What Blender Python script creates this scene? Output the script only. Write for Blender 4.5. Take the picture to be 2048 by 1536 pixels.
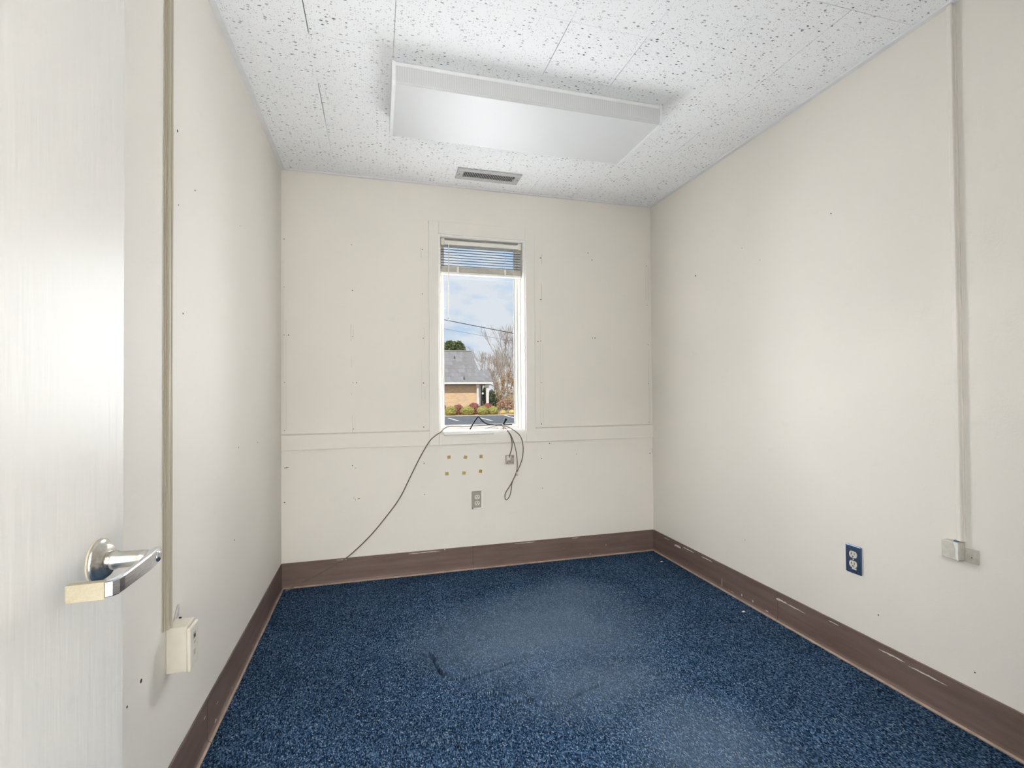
import bpy, bmesh, math, random
from mathutils import Vector, Matrix, noise

scene = bpy.context.scene
for o in list(bpy.data.objects):
    bpy.data.objects.remove(o, do_unlink=True)
COL = scene.collection
random.seed(7)

# ------------------------------------------------------------------ camera
# room axes: x to the right along the back wall, y towards the back wall (y = 0), z up
F, YAW, PITCH, ROLL = 980.8133, 0.2688, 0.0138, -0.0070
CAM = Vector((0.5359, -3.1005, 1.1346))
W, H, HB = 2.4232, 2.44, 0.145
FWD = Vector((math.sin(YAW) * math.cos(PITCH), math.cos(YAW) * math.cos(PITCH), math.sin(PITCH)))
_r0 = Vector((math.cos(YAW), -math.sin(YAW), 0))
_u0 = _r0.cross(FWD)
RIGHT = _r0 * math.cos(ROLL) + _u0 * math.sin(ROLL)
UP = -_r0 * math.sin(ROLL) + _u0 * math.cos(ROLL)

def hit(u, v, axis, val):
    """photo pixel -> point on the plane (axis = val) that the thing touches"""
    d = FWD + RIGHT * ((u - 1024) / F) + UP * ((768 - v) / F)
    t = (val - CAM[axis]) / d[axis]
    return CAM + d * t

cd = bpy.data.cameras.new('camera')
cd.sensor_width = 36.0
cd.lens = F / 2048 * 36.0
cd.clip_start = 0.02
cd.clip_end = 500
cam = bpy.data.objects.new('camera', cd)
COL.objects.link(cam)
cam.matrix_world = Matrix((
    (RIGHT.x, UP.x, -FWD.x, CAM.x), (RIGHT.y, UP.y, -FWD.y, CAM.y), (RIGHT.z, UP.z, -FWD.z, CAM.z), (0, 0, 0, 1)))
scene.camera = cam

# ------------------------------------------------------------------ light and exposure
vs = scene.view_settings
vs.view_transform = 'Standard'
vs.look = 'None'
vs.gamma = 1.0
vs.use_curve_mapping = False
vs.exposure = 0.0
cy = scene.cycles
cy.max_bounces = 5
cy.diffuse_bounces = 5
cy.glossy_bounces = 3
cy.transmission_bounces = 2
cy.transparent_max_bounces = 6
cy.caustics_reflective = False
cy.caustics_refractive = False
cy.sample_clamp_indirect = 25.0
cy.use_adaptive_sampling = True
cy.adaptive_threshold = 0.07
cy.adaptive_min_samples = 20

def build_world():
    w = bpy.data.worlds.new('sky')
    scene.world = w
    w.use_nodes = True
    nt = w.node_tree
    nt.nodes.clear()
    N, L = nt.nodes.new, nt.links.new
    out = N('ShaderNodeOutputWorld')
    bg = N('ShaderNodeBackground')
    tc = N('ShaderNodeTexCoord')
    mp = N('ShaderNodeMapping')
    mp.inputs['Scale'].default_value = (1.0, 1.0, 2.4)
    mp.inputs['Location'].default_value = (0.35, 0.1, 0.22)
    nz = N('ShaderNodeTexNoise')
    nz.inputs['Scale'].default_value = 5.5
    nz.inputs['Detail'].default_value = 6
    nz.inputs['Roughness'].default_value = 0.55
    cr = N('ShaderNodeValToRGB')
    cr.color_ramp.elements[0].position = 0.36
    cr.color_ramp.elements[0].color = (0, 0, 0, 1)
    cr.color_ramp.elements[1].position = 0.49
    cr.color_ramp.elements[1].color = (1, 1, 1, 1)
    mx = N('ShaderNodeMix')
    mx.data_type = 'RGBA'
    mx.inputs[6].default_value = (0.48, 0.69, 0.93, 1)
    mx.inputs[7].default_value = (0.84, 0.885, 0.94, 1)
    L(tc.outputs['Generated'], mp.inputs['Vector'])
    L(mp.outputs[0], nz.inputs['Vector'])
    L(nz.outputs[0], cr.inputs[0])
    L(cr.outputs[0], mx.inputs[0])
    L(mx.outputs[2], bg.inputs['Color'])
    bg.inputs['Strength'].default_value = 0.95
    L(bg.outputs[0], out.inputs[0])
build_world()

def area(name, loc, direction, sx, sy, power, color=(1, 1, 1), spread=180):
    d = bpy.data.lights.new(name, 'AREA')
    d.shape = 'RECTANGLE'
    d.size, d.size_y = sx, sy
    d.energy = power
    d.color = color
    d.spread = math.radians(spread)
    o = bpy.data.objects.new(name, d)
    COL.objects.link(o)
    o.location = loc
    o.rotation_euler = Vector(direction).to_track_quat('-Z', 'Y').to_euler()
    return o

sun = bpy.data.lights.new('sun', 'SUN')
sun.energy = 3.6
sun.angle = 0.009
sun.color = (1.0, 0.93, 0.82)
so = bpy.data.objects.new('sun', sun)
COL.objects.link(so)
so.location = (0, -10, 20)
so.rotation_euler = Vector((0.45, 0.75, -0.75)).to_track_quat('-Z', 'Y').to_euler()

# daylight falling in through the window, standing at the pane
area('window_daylight', (1.194, 0.094, 1.40), (0, -1.0, 0), 0.47, 0.97, 16, (0.97, 0.985, 1.0))
area('window_daylight_inner', (1.198, 0.057, 1.385), (0, -1.0, 0), 0.49, 0.97, 12.5, (0.97, 0.985, 1.0))
# fill lights added in the unseen corridor to brighten the room
area('corridor_fill_down', (-0.1, -3.95, 2.36), (0, 0, -1), 1.1, 0.5, 110, (0.975, 0.985, 1.0))
area('corridor_fill_bounce', (0.75, -3.85, 0.70), (0, -1, -0.1), 1.6, 0.6, 135, (0.975, 0.985, 1.0))
area('corridor_fill_up', (0.22, -4.3, 0.55), (0.2, 1, 0.8), 1.0, 0.7, 20, (0.975, 0.985, 1.0))

# ------------------------------------------------------------------ materials
MATS = {}
def srgb(r, g, b):
    f = lambda c: (c / 255 / 12.92) if c / 255 <= 0.04045 else ((c / 255 + 0.055) / 1.055) ** 2.4
    return (f(r), f(g), f(b), 1)

class NT:
    def __init__(s, name):
        s.m = bpy.data.materials.new(name)
        s.m.use_nodes = True
        s.t = s.m.node_tree
        s.b = s.t.nodes['Principled BSDF']
        s.out = s.t.nodes['Material Output']
        MATS[name] = s.m
    def n(s, kind, **kw):
        nd = s.t.nodes.new('ShaderNode' + kind)
        for k, v in kw.items():
            if k.startswith('i_'):
                key = k[2:]
                key = int(key) if key.isdigit() else key.replace('_', ' ')
                nd.inputs[key].default_value = v
            else:
                setattr(nd, k, v)
        return nd
    def l(s, a, b):
        s.t.links.new(a, b)
    def pos(s, scale=(1, 1, 1), loc=(0, 0, 0), rot=(0, 0, 0)):
        g = s.n('NewGeometry')
        m = s.n('Mapping')
        m.inputs['Scale'].default_value = scale
        m.inputs['Location'].default_value = loc
        m.inputs['Rotation'].default_value = rot
        s.l(g.outputs['Position'], m.inputs['Vector'])
        return m.outputs[0]
    def ramp(s, fac, stops):
        r = s.n('ValToRGB')
        e = r.color_ramp.elements
        while len(e) < len(stops):
            e.new(0.5)
        for el, (p, c) in zip(e, stops):
            el.position = p
            el.color = c if len(c) == 4 else (*c, 1)
        s.l(fac, r.inputs[0])
        return r.outputs[0]
    def mix(s, fac, a, b, blend='MIX'):
        m = s.n('Mix', data_type='RGBA', blend_type=blend)
        if hasattr(fac, 'is_linked'): s.l(fac, m.inputs[0])
        else: m.inputs[0].default_value = fac
        for v, i in ((a, 6), (b, 7)):
            if hasattr(v, 'is_linked'): s.l(v, m.inputs[i])
            else: m.inputs[i].default_value = v
        return m.outputs[2]
    def math(s, op, a, b=0.0, c=None):
        m = s.n('Math', operation=op)
        for i, v in enumerate((a, b, c)):
            if v is None: continue
            if hasattr(v, 'is_linked'): s.l(v, m.inputs[i])
            else: m.inputs[i].default_value = v
        return m.outputs[0]
    def noise(s, vec, scale, detail=3, rough=0.5):
        x = s.n('TexNoise', i_Scale=scale, i_Detail=detail, i_Roughness=rough)
        s.l(vec, x.inputs['Vector'])
        return x.outputs[0]
    def bump(s, h, strength, dist=0.001):
        b = s.n('Bump', i_Strength=strength, i_Distance=dist)
        s.l(h, b.inputs['Height'])
        s.l(b.outputs[0], s.b.inputs['Normal'])

def plain(name, col, rough=0.5, metal=0.0, var=0.06, scale=30, spec=0.5, bump=0.0):
    k = NT(name)
    p = k.pos()
    nz = k.noise(p, scale, 1)
    c = col if len(col) == 4 else (*col, 1)
    lo = tuple(max(0, x * (1 - var)) for x in c[:3]) + (1,)
    hi = tuple(min(1, x * (1 + var)) for x in c[:3]) + (1,)
    k.l(k.ramp(nz, [(0.3, lo), (0.7, hi)]), k.b.inputs['Base Color'])
    k.b.inputs['Roughness'].default_value = rough
    k.b.inputs['Metallic'].default_value = metal
    k.b.inputs['Specular IOR Level'].default_value = spec
    if bump: k.bump(nz, bump)
    return k.m

def wall_paint(name, col, rough=0.6, streak=(1, 1, 1), bstr=0.25, bscale=140, scuff=0.05):
    k = NT(name)
    p = k.pos()
    big = k.noise(p, 1.7, 2, 0.6)
    c = k.mix(big, tuple(x * (1 - scuff) for x in col[:3]) + (1,), col)
    # faint rubbed and smudged spots
    sm = k.noise(k.pos((7, 7, 16)), 1.0, 3, 0.7)
    sm = k.ramp(sm, [(0.62, (0, 0, 0)), (0.80, (1, 1, 1))])
    c = k.mix(k.math('MULTIPLY', sm, 0.25), c, tuple(x * 0.80 for x in col[:3]) + (1,))
    k.l(c, k.b.inputs['Base Color'])
    k.b.inputs['Roughness'].default_value = rough
    k.b.inputs['Specular IOR Level'].default_value = 0.28
    fine = k.noise(k.pos(streak), bscale, 2, 0.6)
    k.bump(fine, bstr, 0.0012)
    return k.m

M_wall = wall_paint('wall_paint', (0.80, 0.765, 0.705, 1))
M_trimpaint = wall_paint('trim_paint', (0.80, 0.768, 0.715, 1), 0.35, bstr=0.1)
M_door = wall_paint('door_paint', (0.73, 0.715, 0.68, 1), 0.37, streak=(1, 1, 0.10), bstr=0.8, bscale=55)
M_door.node_tree.nodes['Principled BSDF'].inputs['Specular IOR Level'].default_value = 0.2
M_white = plain('white_vinyl', (0.84, 0.83, 0.80), 0.3, var=0.02)
M_ceil_trim = plain('ceiling_trim_white', (0.78, 0.79, 0.80), 0.4, var=0.02)
M_almond = plain('almond_plastic', (0.47, 0.425, 0.335), 0.35, var=0.02, scale=4)
M_almond_pale = plain('pale_almond_plastic', (0.70, 0.66, 0.57), 0.35, var=0.04)
M_painted_box = plain('painted_cable_box', (0.60, 0.58, 0.51), 0.45, var=0.08, scale=60)
M_dark = plain('dark_recess', (0.012, 0.011, 0.010), 0.7, var=0.2)
M_hole = plain('hole_dark', (0.05, 0.042, 0.034), 0.9, var=0.3)
M_ridge = plain('paint_ridge', (0.60, 0.57, 0.50), 0.5, var=0.05)
M_stain = plain('pencil_smudge', (0.38, 0.36, 0.31), 0.7, var=0.25, scale=200)
M_black = plain('black_rubber', (0.010, 0.010, 0.011), 0.6, var=0.2, spec=0.1)
M_cable = plain('grey_brown_cable', (0.17, 0.145, 0.115), 0.6, var=0.1, spec=0.1)
M_cable_dark = plain('black_cable', (0.010, 0.010, 0.011), 0.6, var=0.1, spec=0.08)
M_tape = plain('yellowed_adhesive', (0.46, 0.32, 0.09), 0.55, var=0.25, scale=180, bump=0.4)
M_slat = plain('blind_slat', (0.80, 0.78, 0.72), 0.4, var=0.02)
M_backlit_slat = plain('backlit_shade_slat', (0.055, 0.085, 0.125), 0.5, var=0.05)  # cream slats seen against the sky: backlit shade put into the colour
M_stack = plain('blind_slat_stack', (0.70, 0.665, 0.60), 0.45, var=0.05)
M_cord = plain('white_cord', (0.82, 0.80, 0.76), 0.6, var=0.03)
M_lampwhite = plain('lamp_white', (0.80, 0.81, 0.82), 0.35, var=0.02)
M_galv = plain('painted_grey_metal', (0.50, 0.50, 0.49), 0.42, var=0.10, scale=120)
M_scrap = plain('white_lint', (0.80, 0.80, 0.78), 0.8, var=0.05)
M_paintchip = plain('white_paint_smear', (0.66, 0.63, 0.58), 0.6, var=0.15, scale=120)

def brushed(name, col, rough, stretch, metal=1.0):
    k = NT(name)
    nz = k.noise(k.pos(stretch), 60, 4, 0.6)
    k.l(k.ramp(nz, [(0.25, tuple(c * 0.78 for c in col) + (1,)), (0.75, (*col, 1))]), k.b.inputs['Base Color'])
    k.b.inputs['Metallic'].default_value = metal
    k.b.inputs['Roughness'].default_value = rough
    k.bump(nz, 0.12, 0.0005)
    return k.m
M_nickel = brushed('satin_nickel', (0.74, 0.70, 0.63), 0.26, (1, 6, 6))
M_chrome = brushed('bright_lever_face', (0.80, 0.81, 0.84), 0.18, (6, 1, 6))
M_brass = brushed('tarnished_brass', (0.36, 0.32, 0.23), 0.5, (6, 1, 6), 0.15)
M_blueplate = brushed('blue_plate', (0.23, 0.32, 0.52), 0.30, (40, 1, 40), 0.95)
M_greyplate = brushed('worn_grey_plate', (0.40, 0.38, 0.34), 0.5, (40, 1, 4), 0.6)

def baseboard_mat():
    k = NT('brown_vinyl_base')
    a = k.noise(k.pos((3, 3, 30)), 1.0, 4, 0.6)
    c = k.ramp(a, [(0.25, (0.135, 0.088, 0.072)), (0.75, (0.205, 0.148, 0.128))])
    fl = k.noise(k.pos((22, 22, 60)), 1.0, 4, 0.6)
    fl = k.ramp(fl, [(0.735, (0, 0, 0)), (0.76, (1, 1, 1))])
    c = k.mix(k.math('MULTIPLY', fl, 0.5), c, (0.55, 0.50, 0.45, 1))
    k.l(c, k.b.inputs['Base Color'])
    k.b.inputs['Roughness'].default_value = 0.45
    k.b.inputs['Specular IOR Level'].default_value = 0.3
    k.bump(a, 0.15, 0.001)
    return k.m
M_base = baseboard_mat()
M_toe = plain('worn_base_toe', (0.36, 0.26, 0.20), 0.4, var=0.18, scale=20)

def carpet_mat():
    k = NT('blue_loop_carpet')
    p = k.pos()
    # loop pile: small cells in slanting rows
    warp = k.n('TexNoise', i_Scale=14.0, i_Detail=2.0)
    k.l(p, warp.inputs['Vector'])
    addv = k.n('VectorMath', operation='MULTIPLY_ADD')
    k.l(warp.outputs['Color'], addv.inputs[0])
    addv.inputs[1].default_value = (0.012, 0.012, 0)
    k.l(p, addv.inputs[2])
    mp = k.n('Mapping')
    mp.inputs['Rotation'].default_value = (0, 0, math.radians(33))
    mp.inputs['Scale'].default_value = (1.0, 0.55, 1)
    k.l(addv.outputs[0], mp.inputs['Vector'])
    vo = k.n('TexVoronoi', i_Scale=300.0, i_Randomness=0.75, voronoi_dimensions='2D')
    k.l(mp.outputs[0], vo.inputs['Vector'])
    sep = k.n('SeparateColor')
    k.l(vo.outputs['Color'], sep.inputs[0])
    tuft = k.ramp(sep.outputs[0], [(0.0, (0.005, 0.013, 0.032)), (0.35, (0.030, 0.070, 0.146)),
                                   (0.70, (0.076, 0.156, 0.288)), (0.93, (0.155, 0.255, 0.385)), (1.0, (0.36, 0.45, 0.54))])
    shade = k.ramp(vo.outputs['Distance'], [(0.0, (1, 1, 1)), (0.75, (0.30, 0.30, 0.32))])
    c = k.mix(1.0, tuft, shade, 'MULTIPLY')
    # broad soiling
    soil = k.noise(p, 3.2, 5, 0.6)
    c = k.mix(1.0, c, k.ramp(soil, [(0.3, (0.80, 0.80, 0.80)), (0.7, (1.15, 1.15, 1.15))]), 'MULTIPLY')
    # dusty, worn patches where a chair stood
    wob = k.n('TexNoise', i_Scale=3.0, i_Detail=4.0)
    k.l(p, wob.inputs['Vector'])
    wv = k.n('VectorMath', operation='MULTIPLY_ADD')
    k.l(wob.outputs['Color'], wv.inputs[0])
    wv.inputs[1].default_value = (0.30, 0.30, 0)
    k.l(p, wv.inputs[2])
    tot = None
    for (x, y, rx, ry, a) in ((1.28, -0.85, 0.72, 0.52, 0.75), (1.05, -1.00, 0.42, 0.28, 0.65), (1.50, -0.62, 0.46, 0.34, 0.55),
                              (1.34, -1.32, 0.42, 0.30, 0.55), (1.56, -1.74, 0.34, 0.34, 0.5)):
        m = k.n('Mapping', vector_type='TEXTURE')
        m.inputs['Location'].default_value = (x + 0.15, y + 0.15, 0)
        m.inputs['Scale'].default_value = (rx, ry, 1)
        k.l(wv.outputs[0], m.inputs['Vector'])
        ln = k.n('VectorMath', operation='LENGTH')
        k.l(m.outputs[0], ln.inputs[0])
        g = k.ramp(ln.outputs['Value'], [(0.25, (a, a, a)), (1.0, (0, 0, 0))])
        tot = g if tot is None else k.math('MAXIMUM', tot, g)
    grain = k.noise(p, 260, 2)
    fac = k.math('MULTIPLY', tot, k.math('MULTIPLY_ADD', grain, 1.0, 0.05))
    c = k.mix(fac, c, (0.185, 0.250, 0.320, 1))
    k.l(c, k.b.inputs['Base Color'])
    k.b.inputs['Roughness'].default_value = 0.9
    k.b.inputs['Specular IOR Level'].default_value = 0.05
    k.b.inputs['Sheen Weight'].default_value = 0.0
    hgt = k.math('SUBTRACT', 1.0, vo.outputs['Distance'])
    k.bump(hgt, 0.8, 0.003)
    return k.m
M_carpet = carpet_mat()

def tile_mat():
    k = NT('fissured_ceiling_tile')
    p = k.pos()
    def specks(scale, stretch, th, keep, loc):
        wn = k.n('TexNoise', i_Scale=30.0, i_Detail=2.0)
        k.l(p, wn.inputs['Vector'])
        wv = k.n('VectorMath', operation='MULTIPLY_ADD')
        k.l(wn.outputs['Color'], wv.inputs[0])
        wv.inputs[1].default_value = (0.010, 0.010, 0)
        k.l(p, wv.inputs[2])
        m = k.n('Mapping')
        m.inputs['Scale'].default_value = stretch
        m.inputs['Location'].default_value = loc
        k.l(wv.outputs[0], m.inputs['Vector'])
        v = k.n('TexVoronoi', i_Scale=scale, voronoi_dimensions='2D')
        k.l(m.outputs[0], v.inputs['Vector'])
        s = k.n('SeparateColor')
        k.l(v.outputs['Color'], s.inputs[0])
        rad = k.math('MULTIPLY', s.outputs[1], th)
        on = k.math('GREATER_THAN', s.outputs[0], keep)
        d = k.math('SUBTRACT', rad, v.outputs['Distance'])
        d = k.math('MULTIPLY', d, 14.0)
        d = k.n('Clamp'), d
        k.l(d[1], d[0].inputs[0])
        return k.math('MULTIPLY', d[0].outputs[0], on)
    clump = k.ramp(k.noise(p, 9, 3), [(0.30, (0.45, 0.45, 0.45)), (0.62, (1, 1, 1))])
    a = k.math('MULTIPLY', specks(190, (0.62, 1, 1), 0.34, 0.50, (0, 0, 0)), clump)
    b = specks(95, (0.50, 1, 1), 0.34, 0.72, (3, 1, 0))
    clump2 = k.ramp(k.noise(p, 5, 3), [(0.30, (0.35, 0.35, 0.35)), (0.66, (0.9, 0.9, 0.9))])
    pit = k.math('MAXIMUM', k.math('MULTIPLY', a, 0.55), k.math('MULTIPLY', b, clump2))
    c = k.mix(pit, (0.90, 0.915, 0.93, 1), (0.085, 0.080, 0.075, 1))
    k.l(c, k.b.inputs['Base Color'])
    k.b.inputs['Roughness'].default_value = 0.85
    k.bump(k.math('SUBTRACT', 1.0, pit), 0.6, 0.002)
    return k.m
M_tile = tile_mat()

def diffuser_mat():
    k = NT('prismatic_acrylic')
    v = k.n('TexVoronoi', i_Scale=150.0, i_Randomness=0.0, distance='CHEBYCHEV')
    k.l(k.pos(rot=(0, 0, math.radians(45))), v.inputs['Vector'])
    c = k.ramp(v.outputs['Distance'], [(0.0, (0.66, 0.67, 0.675)), (0.6, (0.48, 0.49, 0.495))])
    k.l(c, k.b.inputs['Base Color'])
    k.b.inputs['Roughness'].default_value = 0.5
    k.bump(v.outputs['Distance'], 0.35, 0.002)
    k.b.inputs['Emission Color'].default_value = (1, 0.99, 0.97, 1)
    k.b.inputs['Emission Strength'].default_value = 0.05
    return k.m
M_diffuser = diffuser_mat()

def glass_mat():
    k = NT('window_glass')
    tr = k.n('BsdfTransparent')
    tr.inputs[0].default_value = (0.96, 0.97, 0.98, 1)
    gl = k.n('BsdfGlossy')
    gl.inputs['Roughness'].default_value = 0.0
    fr = k.n('Fresnel', i_IOR=1.35)
    mx = k.n('MixShader')
    k.l(fr.outputs[0], mx.inputs[0])
    k.l(tr.outputs[0], mx.inputs[1])
    k.l(gl.outputs[0], mx.inputs[2])
    k.l(mx.outputs[0], k.out.inputs[0])
    return k.m
M_glass = glass_mat()

# exterior materials
def brick_mat():
    k = NT('tan_brick')
    mp = k.pos((1, 1, 1), rot=(math.radians(90), 0, 0))
    b = k.n('TexBrick', i_Scale=4.6, i_Mortar_Size=0.018, i_Brick_Width=0.95, i_Row_Height=0.33)
    b.inputs['Color1'].default_value = (0.86, 0.58, 0.29, 1)
    b.inputs['Color2'].default_value = (0.64, 0.43, 0.30, 1)
    b.inputs['Mortar'].default_value = (0.72, 0.64, 0.54, 1)
    k.l(mp, b.inputs['Vector'])
    nz = k.noise(k.pos((1, 1, 5)), 1.4, 4, 0.6)
    c = k.mix(k.ramp(nz, [(0.4, (0, 0, 0)), (0.65, (0.6, 0.6, 0.6))]), b.outputs[0], (0.80, 0.64, 0.44, 1))
    k.l(c, k.b.inputs['Base Color'])
    k.b.inputs['Roughness'].default_value = 0.9
    return k.m
M_brick = brick_mat()
def roof_mat():
    k = NT('grey_shingles')
    mp = k.pos((1, 1, 1), rot=(math.radians(50), 0, 0))
    b = k.n('TexBrick', i_Scale=2.0, i_Mortar_Size=0.01, i_Brick_Width=0.5, i_Row_Height=0.3)
    b.inputs['Color1'].default_value = (0.30, 0.30, 0.32, 1)
    b.inputs['Color2'].default_value = (0.24, 0.225, 0.22, 1)
    b.inputs['Mortar'].default_value = (0.19, 0.19, 0.20, 1)
    k.l(mp, b.inputs['Vector'])
    k.l(b.outputs[0], k.b.inputs['Base Color'])
    k.b.inputs['Roughness'].default_value = 0.95
    return k.m
M_roof = roof_mat()
def ground_mat(name, stops, scale):
    k = NT(name)
    k.l(k.ramp(k.noise(k.pos(), scale, 5, 0.65), stops), k.b.inputs['Base Color'])
    k.b.inputs['Roughness'].default_value = 0.95
    return k.m
M_asphalt = ground_mat('asphalt', [(0.3, (0.115, 0.130, 0.155)), (0.7, (0.165, 0.175, 0.195))], 0.8)
M_bed = ground_mat('pine_straw', [(0.3, (0.42, 0.26, 0.12)), (0.7, (0.62, 0.46, 0.27))], 3.0)
M_grass = ground_mat('winter_grass', [(0.3, (0.26, 0.22, 0.10)), (0.7, (0.42, 0.34, 0.18))], 1.2)
M_kerb = ground_mat('concrete_kerb', [(0.3, (0.60, 0.55, 0.47)), (0.7, (0.70, 0.66, 0.58))], 6)
M_extwhite = plain('exterior_white', (0.82, 0.81, 0.78), 0.6, var=0.03)
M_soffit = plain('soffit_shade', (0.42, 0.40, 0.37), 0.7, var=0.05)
M_extdoor = plain('entrance_door_dark', (0.10, 0.09, 0.08), 0.4, var=0.1)
def foliage(name, a, b, scale=9):
    k = NT(name)
    k.l(k.ramp(k.noise(k.pos(), scale, 4, 0.7), [(0.32, a), (0.68, b)]), k.b.inputs['Base Color'])
    k.b.inputs['Roughness'].default_value = 0.8
    return k.m
M_green = foliage('green_bush_leaf', (0.15, 0.15, 0.03), (0.44, 0.40, 0.11))
M_red = foliage('red_bush_leaf', (0.13, 0.035, 0.035), (0.42, 0.15, 0.12))
M_tan = foliage('dry_bush_leaf', (0.40, 0.24, 0.15), (0.72, 0.50, 0.36), 6)
M_gold = foliage('golden_grass', (0.46, 0.32, 0.08), (0.80, 0.62, 0.26), 6)
M_pine = foliage('evergreen_leaf', (0.045, 0.075, 0.03), (0.26, 0.30, 0.10), 3)
M_under = foliage('dark_green_leaf', (0.04, 0.06, 0.03), (0.20, 0.23, 0.11), 4)
M_brush = foliage('tan_brush_leaf', (0.34, 0.24, 0.13), (0.66, 0.48, 0.27), 3)
M_bark = foliage('grey_bark', (0.20, 0.165, 0.14), (0.42, 0.37, 0.32), 2)
M_twig = foliage('grey_twig', (0.30, 0.25, 0.22), (0.54, 0.47, 0.42), 2)

# ------------------------------------------------------------------ helpers
WORLD = {}
def put(name, mesh, mat, parent=None, smooth=False):
    """link a mesh whose vertices are in room coordinates; its origin moves to its own middle"""
    xs = [v.co for v in mesh.vertices]
    lo = Vector((min(v.x for v in xs), min(v.y for v in xs), min(v.z for v in xs)))
    hi = Vector((max(v.x for v in xs), max(v.y for v in xs), max(v.z for v in xs)))
    c = (lo + hi) / 2
    mesh.transform(Matrix.Translation(-c))
    for m in (mat if isinstance(mat, (list, tuple)) else [mat]):
        mesh.materials.append(m)
    o = bpy.data.objects.new(name, mesh)
    COL.objects.link(o)
    o.location = c - (WORLD[parent.name] if parent else Vector())
    WORLD[o.name] = c
    if parent: o.parent = parent
    if smooth:
        for p in mesh.polygons: p.use_smooth = True
    return o
def root(name, loc):
    o = bpy.data.objects.new(name, None)
    COL.objects.link(o)
    o.empty_display_size = 0.05
    o.location = loc
    WORLD[o.name] = Vector(loc)
    return o
def tag(o, label=None, cat=None, group=None, kind=None):
    if label: o['label'] = label
    if cat: o['category'] = cat
    if group: o['group'] = group
    if kind: o['kind'] = kind
    return o
def tomesh(bm, name='m'):
    me = bpy.data.meshes.new(name)
    bmesh.ops.recalc_face_normals(bm, faces=bm.faces[:])
    bm.to_mesh(me)
    bm.free()
    return me
def bbox(bm, x0, x1, y0, y1, z0, z1, bev=0.0, seg=2, xf=None):
    r = bmesh.ops.create_cube(bm, size=1.0)
    vs_ = r['verts']
    for v in vs_:
        v.co = Vector(((x0 + x1) / 2 + v.co.x * (x1 - x0), (y0 + y1) / 2 + v.co.y * (y1 - y0), (z0 + z1) / 2 + v.co.z * (z1 - z0)))
    if bev:
        es = list({e for v in vs_ for e in v.link_edges})
        bmesh.ops.bevel(bm, geom=es, offset=bev, segments=seg, affect='EDGES', profile=0.5)
def box(name, x0, x1, y0, y1, z0, z1, mat, parent=None, bev=0.0, seg=2, smooth=False):
    bm = bmesh.new()
    bbox(bm, x0, x1, y0, y1, z0, z1, bev, seg)
    return put(name, tomesh(bm), mat, parent, smooth)
def boxes(name, lst, mat, parent=None, bev=0.0):
    bm = bmesh.new()
    for b in lst: bbox(bm, *b, bev)
    return put(name, tomesh(bm), mat, parent)
def prism(name, prof, to3, a, b, mat, parent=None, smooth=False):
    """closed profile (list of 2-D points) swept from a to b; to3(p, q, s) -> room point"""
    bm = bmesh.new()
    va = [bm.verts.new(to3(p, q, a)) for p, q in prof]
    vb = [bm.verts.new(to3(p, q, b)) for p, q in prof]
    n = len(prof)
    for i in range(n):
        bm.faces.new((va[i], va[(i + 1) % n], vb[(i + 1) % n], vb[i]))
    bm.faces.new(va)
    bm.faces.new(vb[::-1])
    return put(name, tomesh(bm), mat, parent, smooth)
def catmull(pts, k=6):
    pts = [Vector(p) for p in pts]
    out = []
    for i in range(len(pts) - 1):
        p0 = pts[i - 1] if i else pts[0] * 2 - pts[1]
        p1, p2 = pts[i], pts[i + 1]
        p3 = pts[i + 2] if i + 2 < len(pts) else p2 * 2 - p1
        for j in range(k):
            t = j / k
            out.append(0.5 * ((2 * p1) + (p2 - p0) * t + (2 * p0 - 5 * p1 + 4 * p2 - p3) * t * t + (3 * p1 - p0 - 3 * p2 + p3) * t ** 3))
    out.append(pts[-1])
    return out
def tube_bm(bm, pts, rad, sides=8, cap=True):
    rings = []
    prev = None
    n = len(pts)
    for i, p in enumerate(pts):
        p = Vector(p)
        d = (Vector(pts[min(i + 1, n - 1)]) - Vector(pts[max(i - 1, 0)])).normalized()
        if prev is None:
            a = Vector((0, 0, 1)) if abs(d.z) < 0.9 else Vector((1, 0, 0))
            u = d.cross(a).normalized()
        else:
            u = (prev - d * prev.dot(d)).normalized()
        prev = u
        w = d.cross(u)
        r = rad[i] if isinstance(rad, (list, tuple)) else rad
        rings.append([bm.verts.new(p + (u * math.cos(2 * math.pi * k / sides) + w * math.sin(2 * math.pi * k / sides)) * r) for k in range(sides)])
    for a, b in zip(rings, rings[1:]):
        for k in range(sides):
            bm.faces.new((a[k], a[(k + 1) % sides], b[(k + 1) % sides], b[k]))
    if cap:
        bm.faces.new(rings[0][::-1])
        bm.faces.new(rings[-1])
def tube(name, pts, rad, mat, parent=None, sides=8, smoothpath=True, k=6):
    bm = bmesh.new()
    path = catmull(pts, k) if smoothpath else pts
    tube_bm(bm, path, rad, sides)
    return put(name, tomesh(bm), mat, parent, True)
def disc(name, c, normal, r, t, mat, parent=None, n=12):
    """short cylinder standing on the surface at c"""
    bm = bmesh.new()
    nn = Vector(normal).normalized()
    tube_bm(bm, [Vector(c), Vector(c) + nn * t], r, n)
    return put(name, tomesh(bm), mat, parent)
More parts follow.
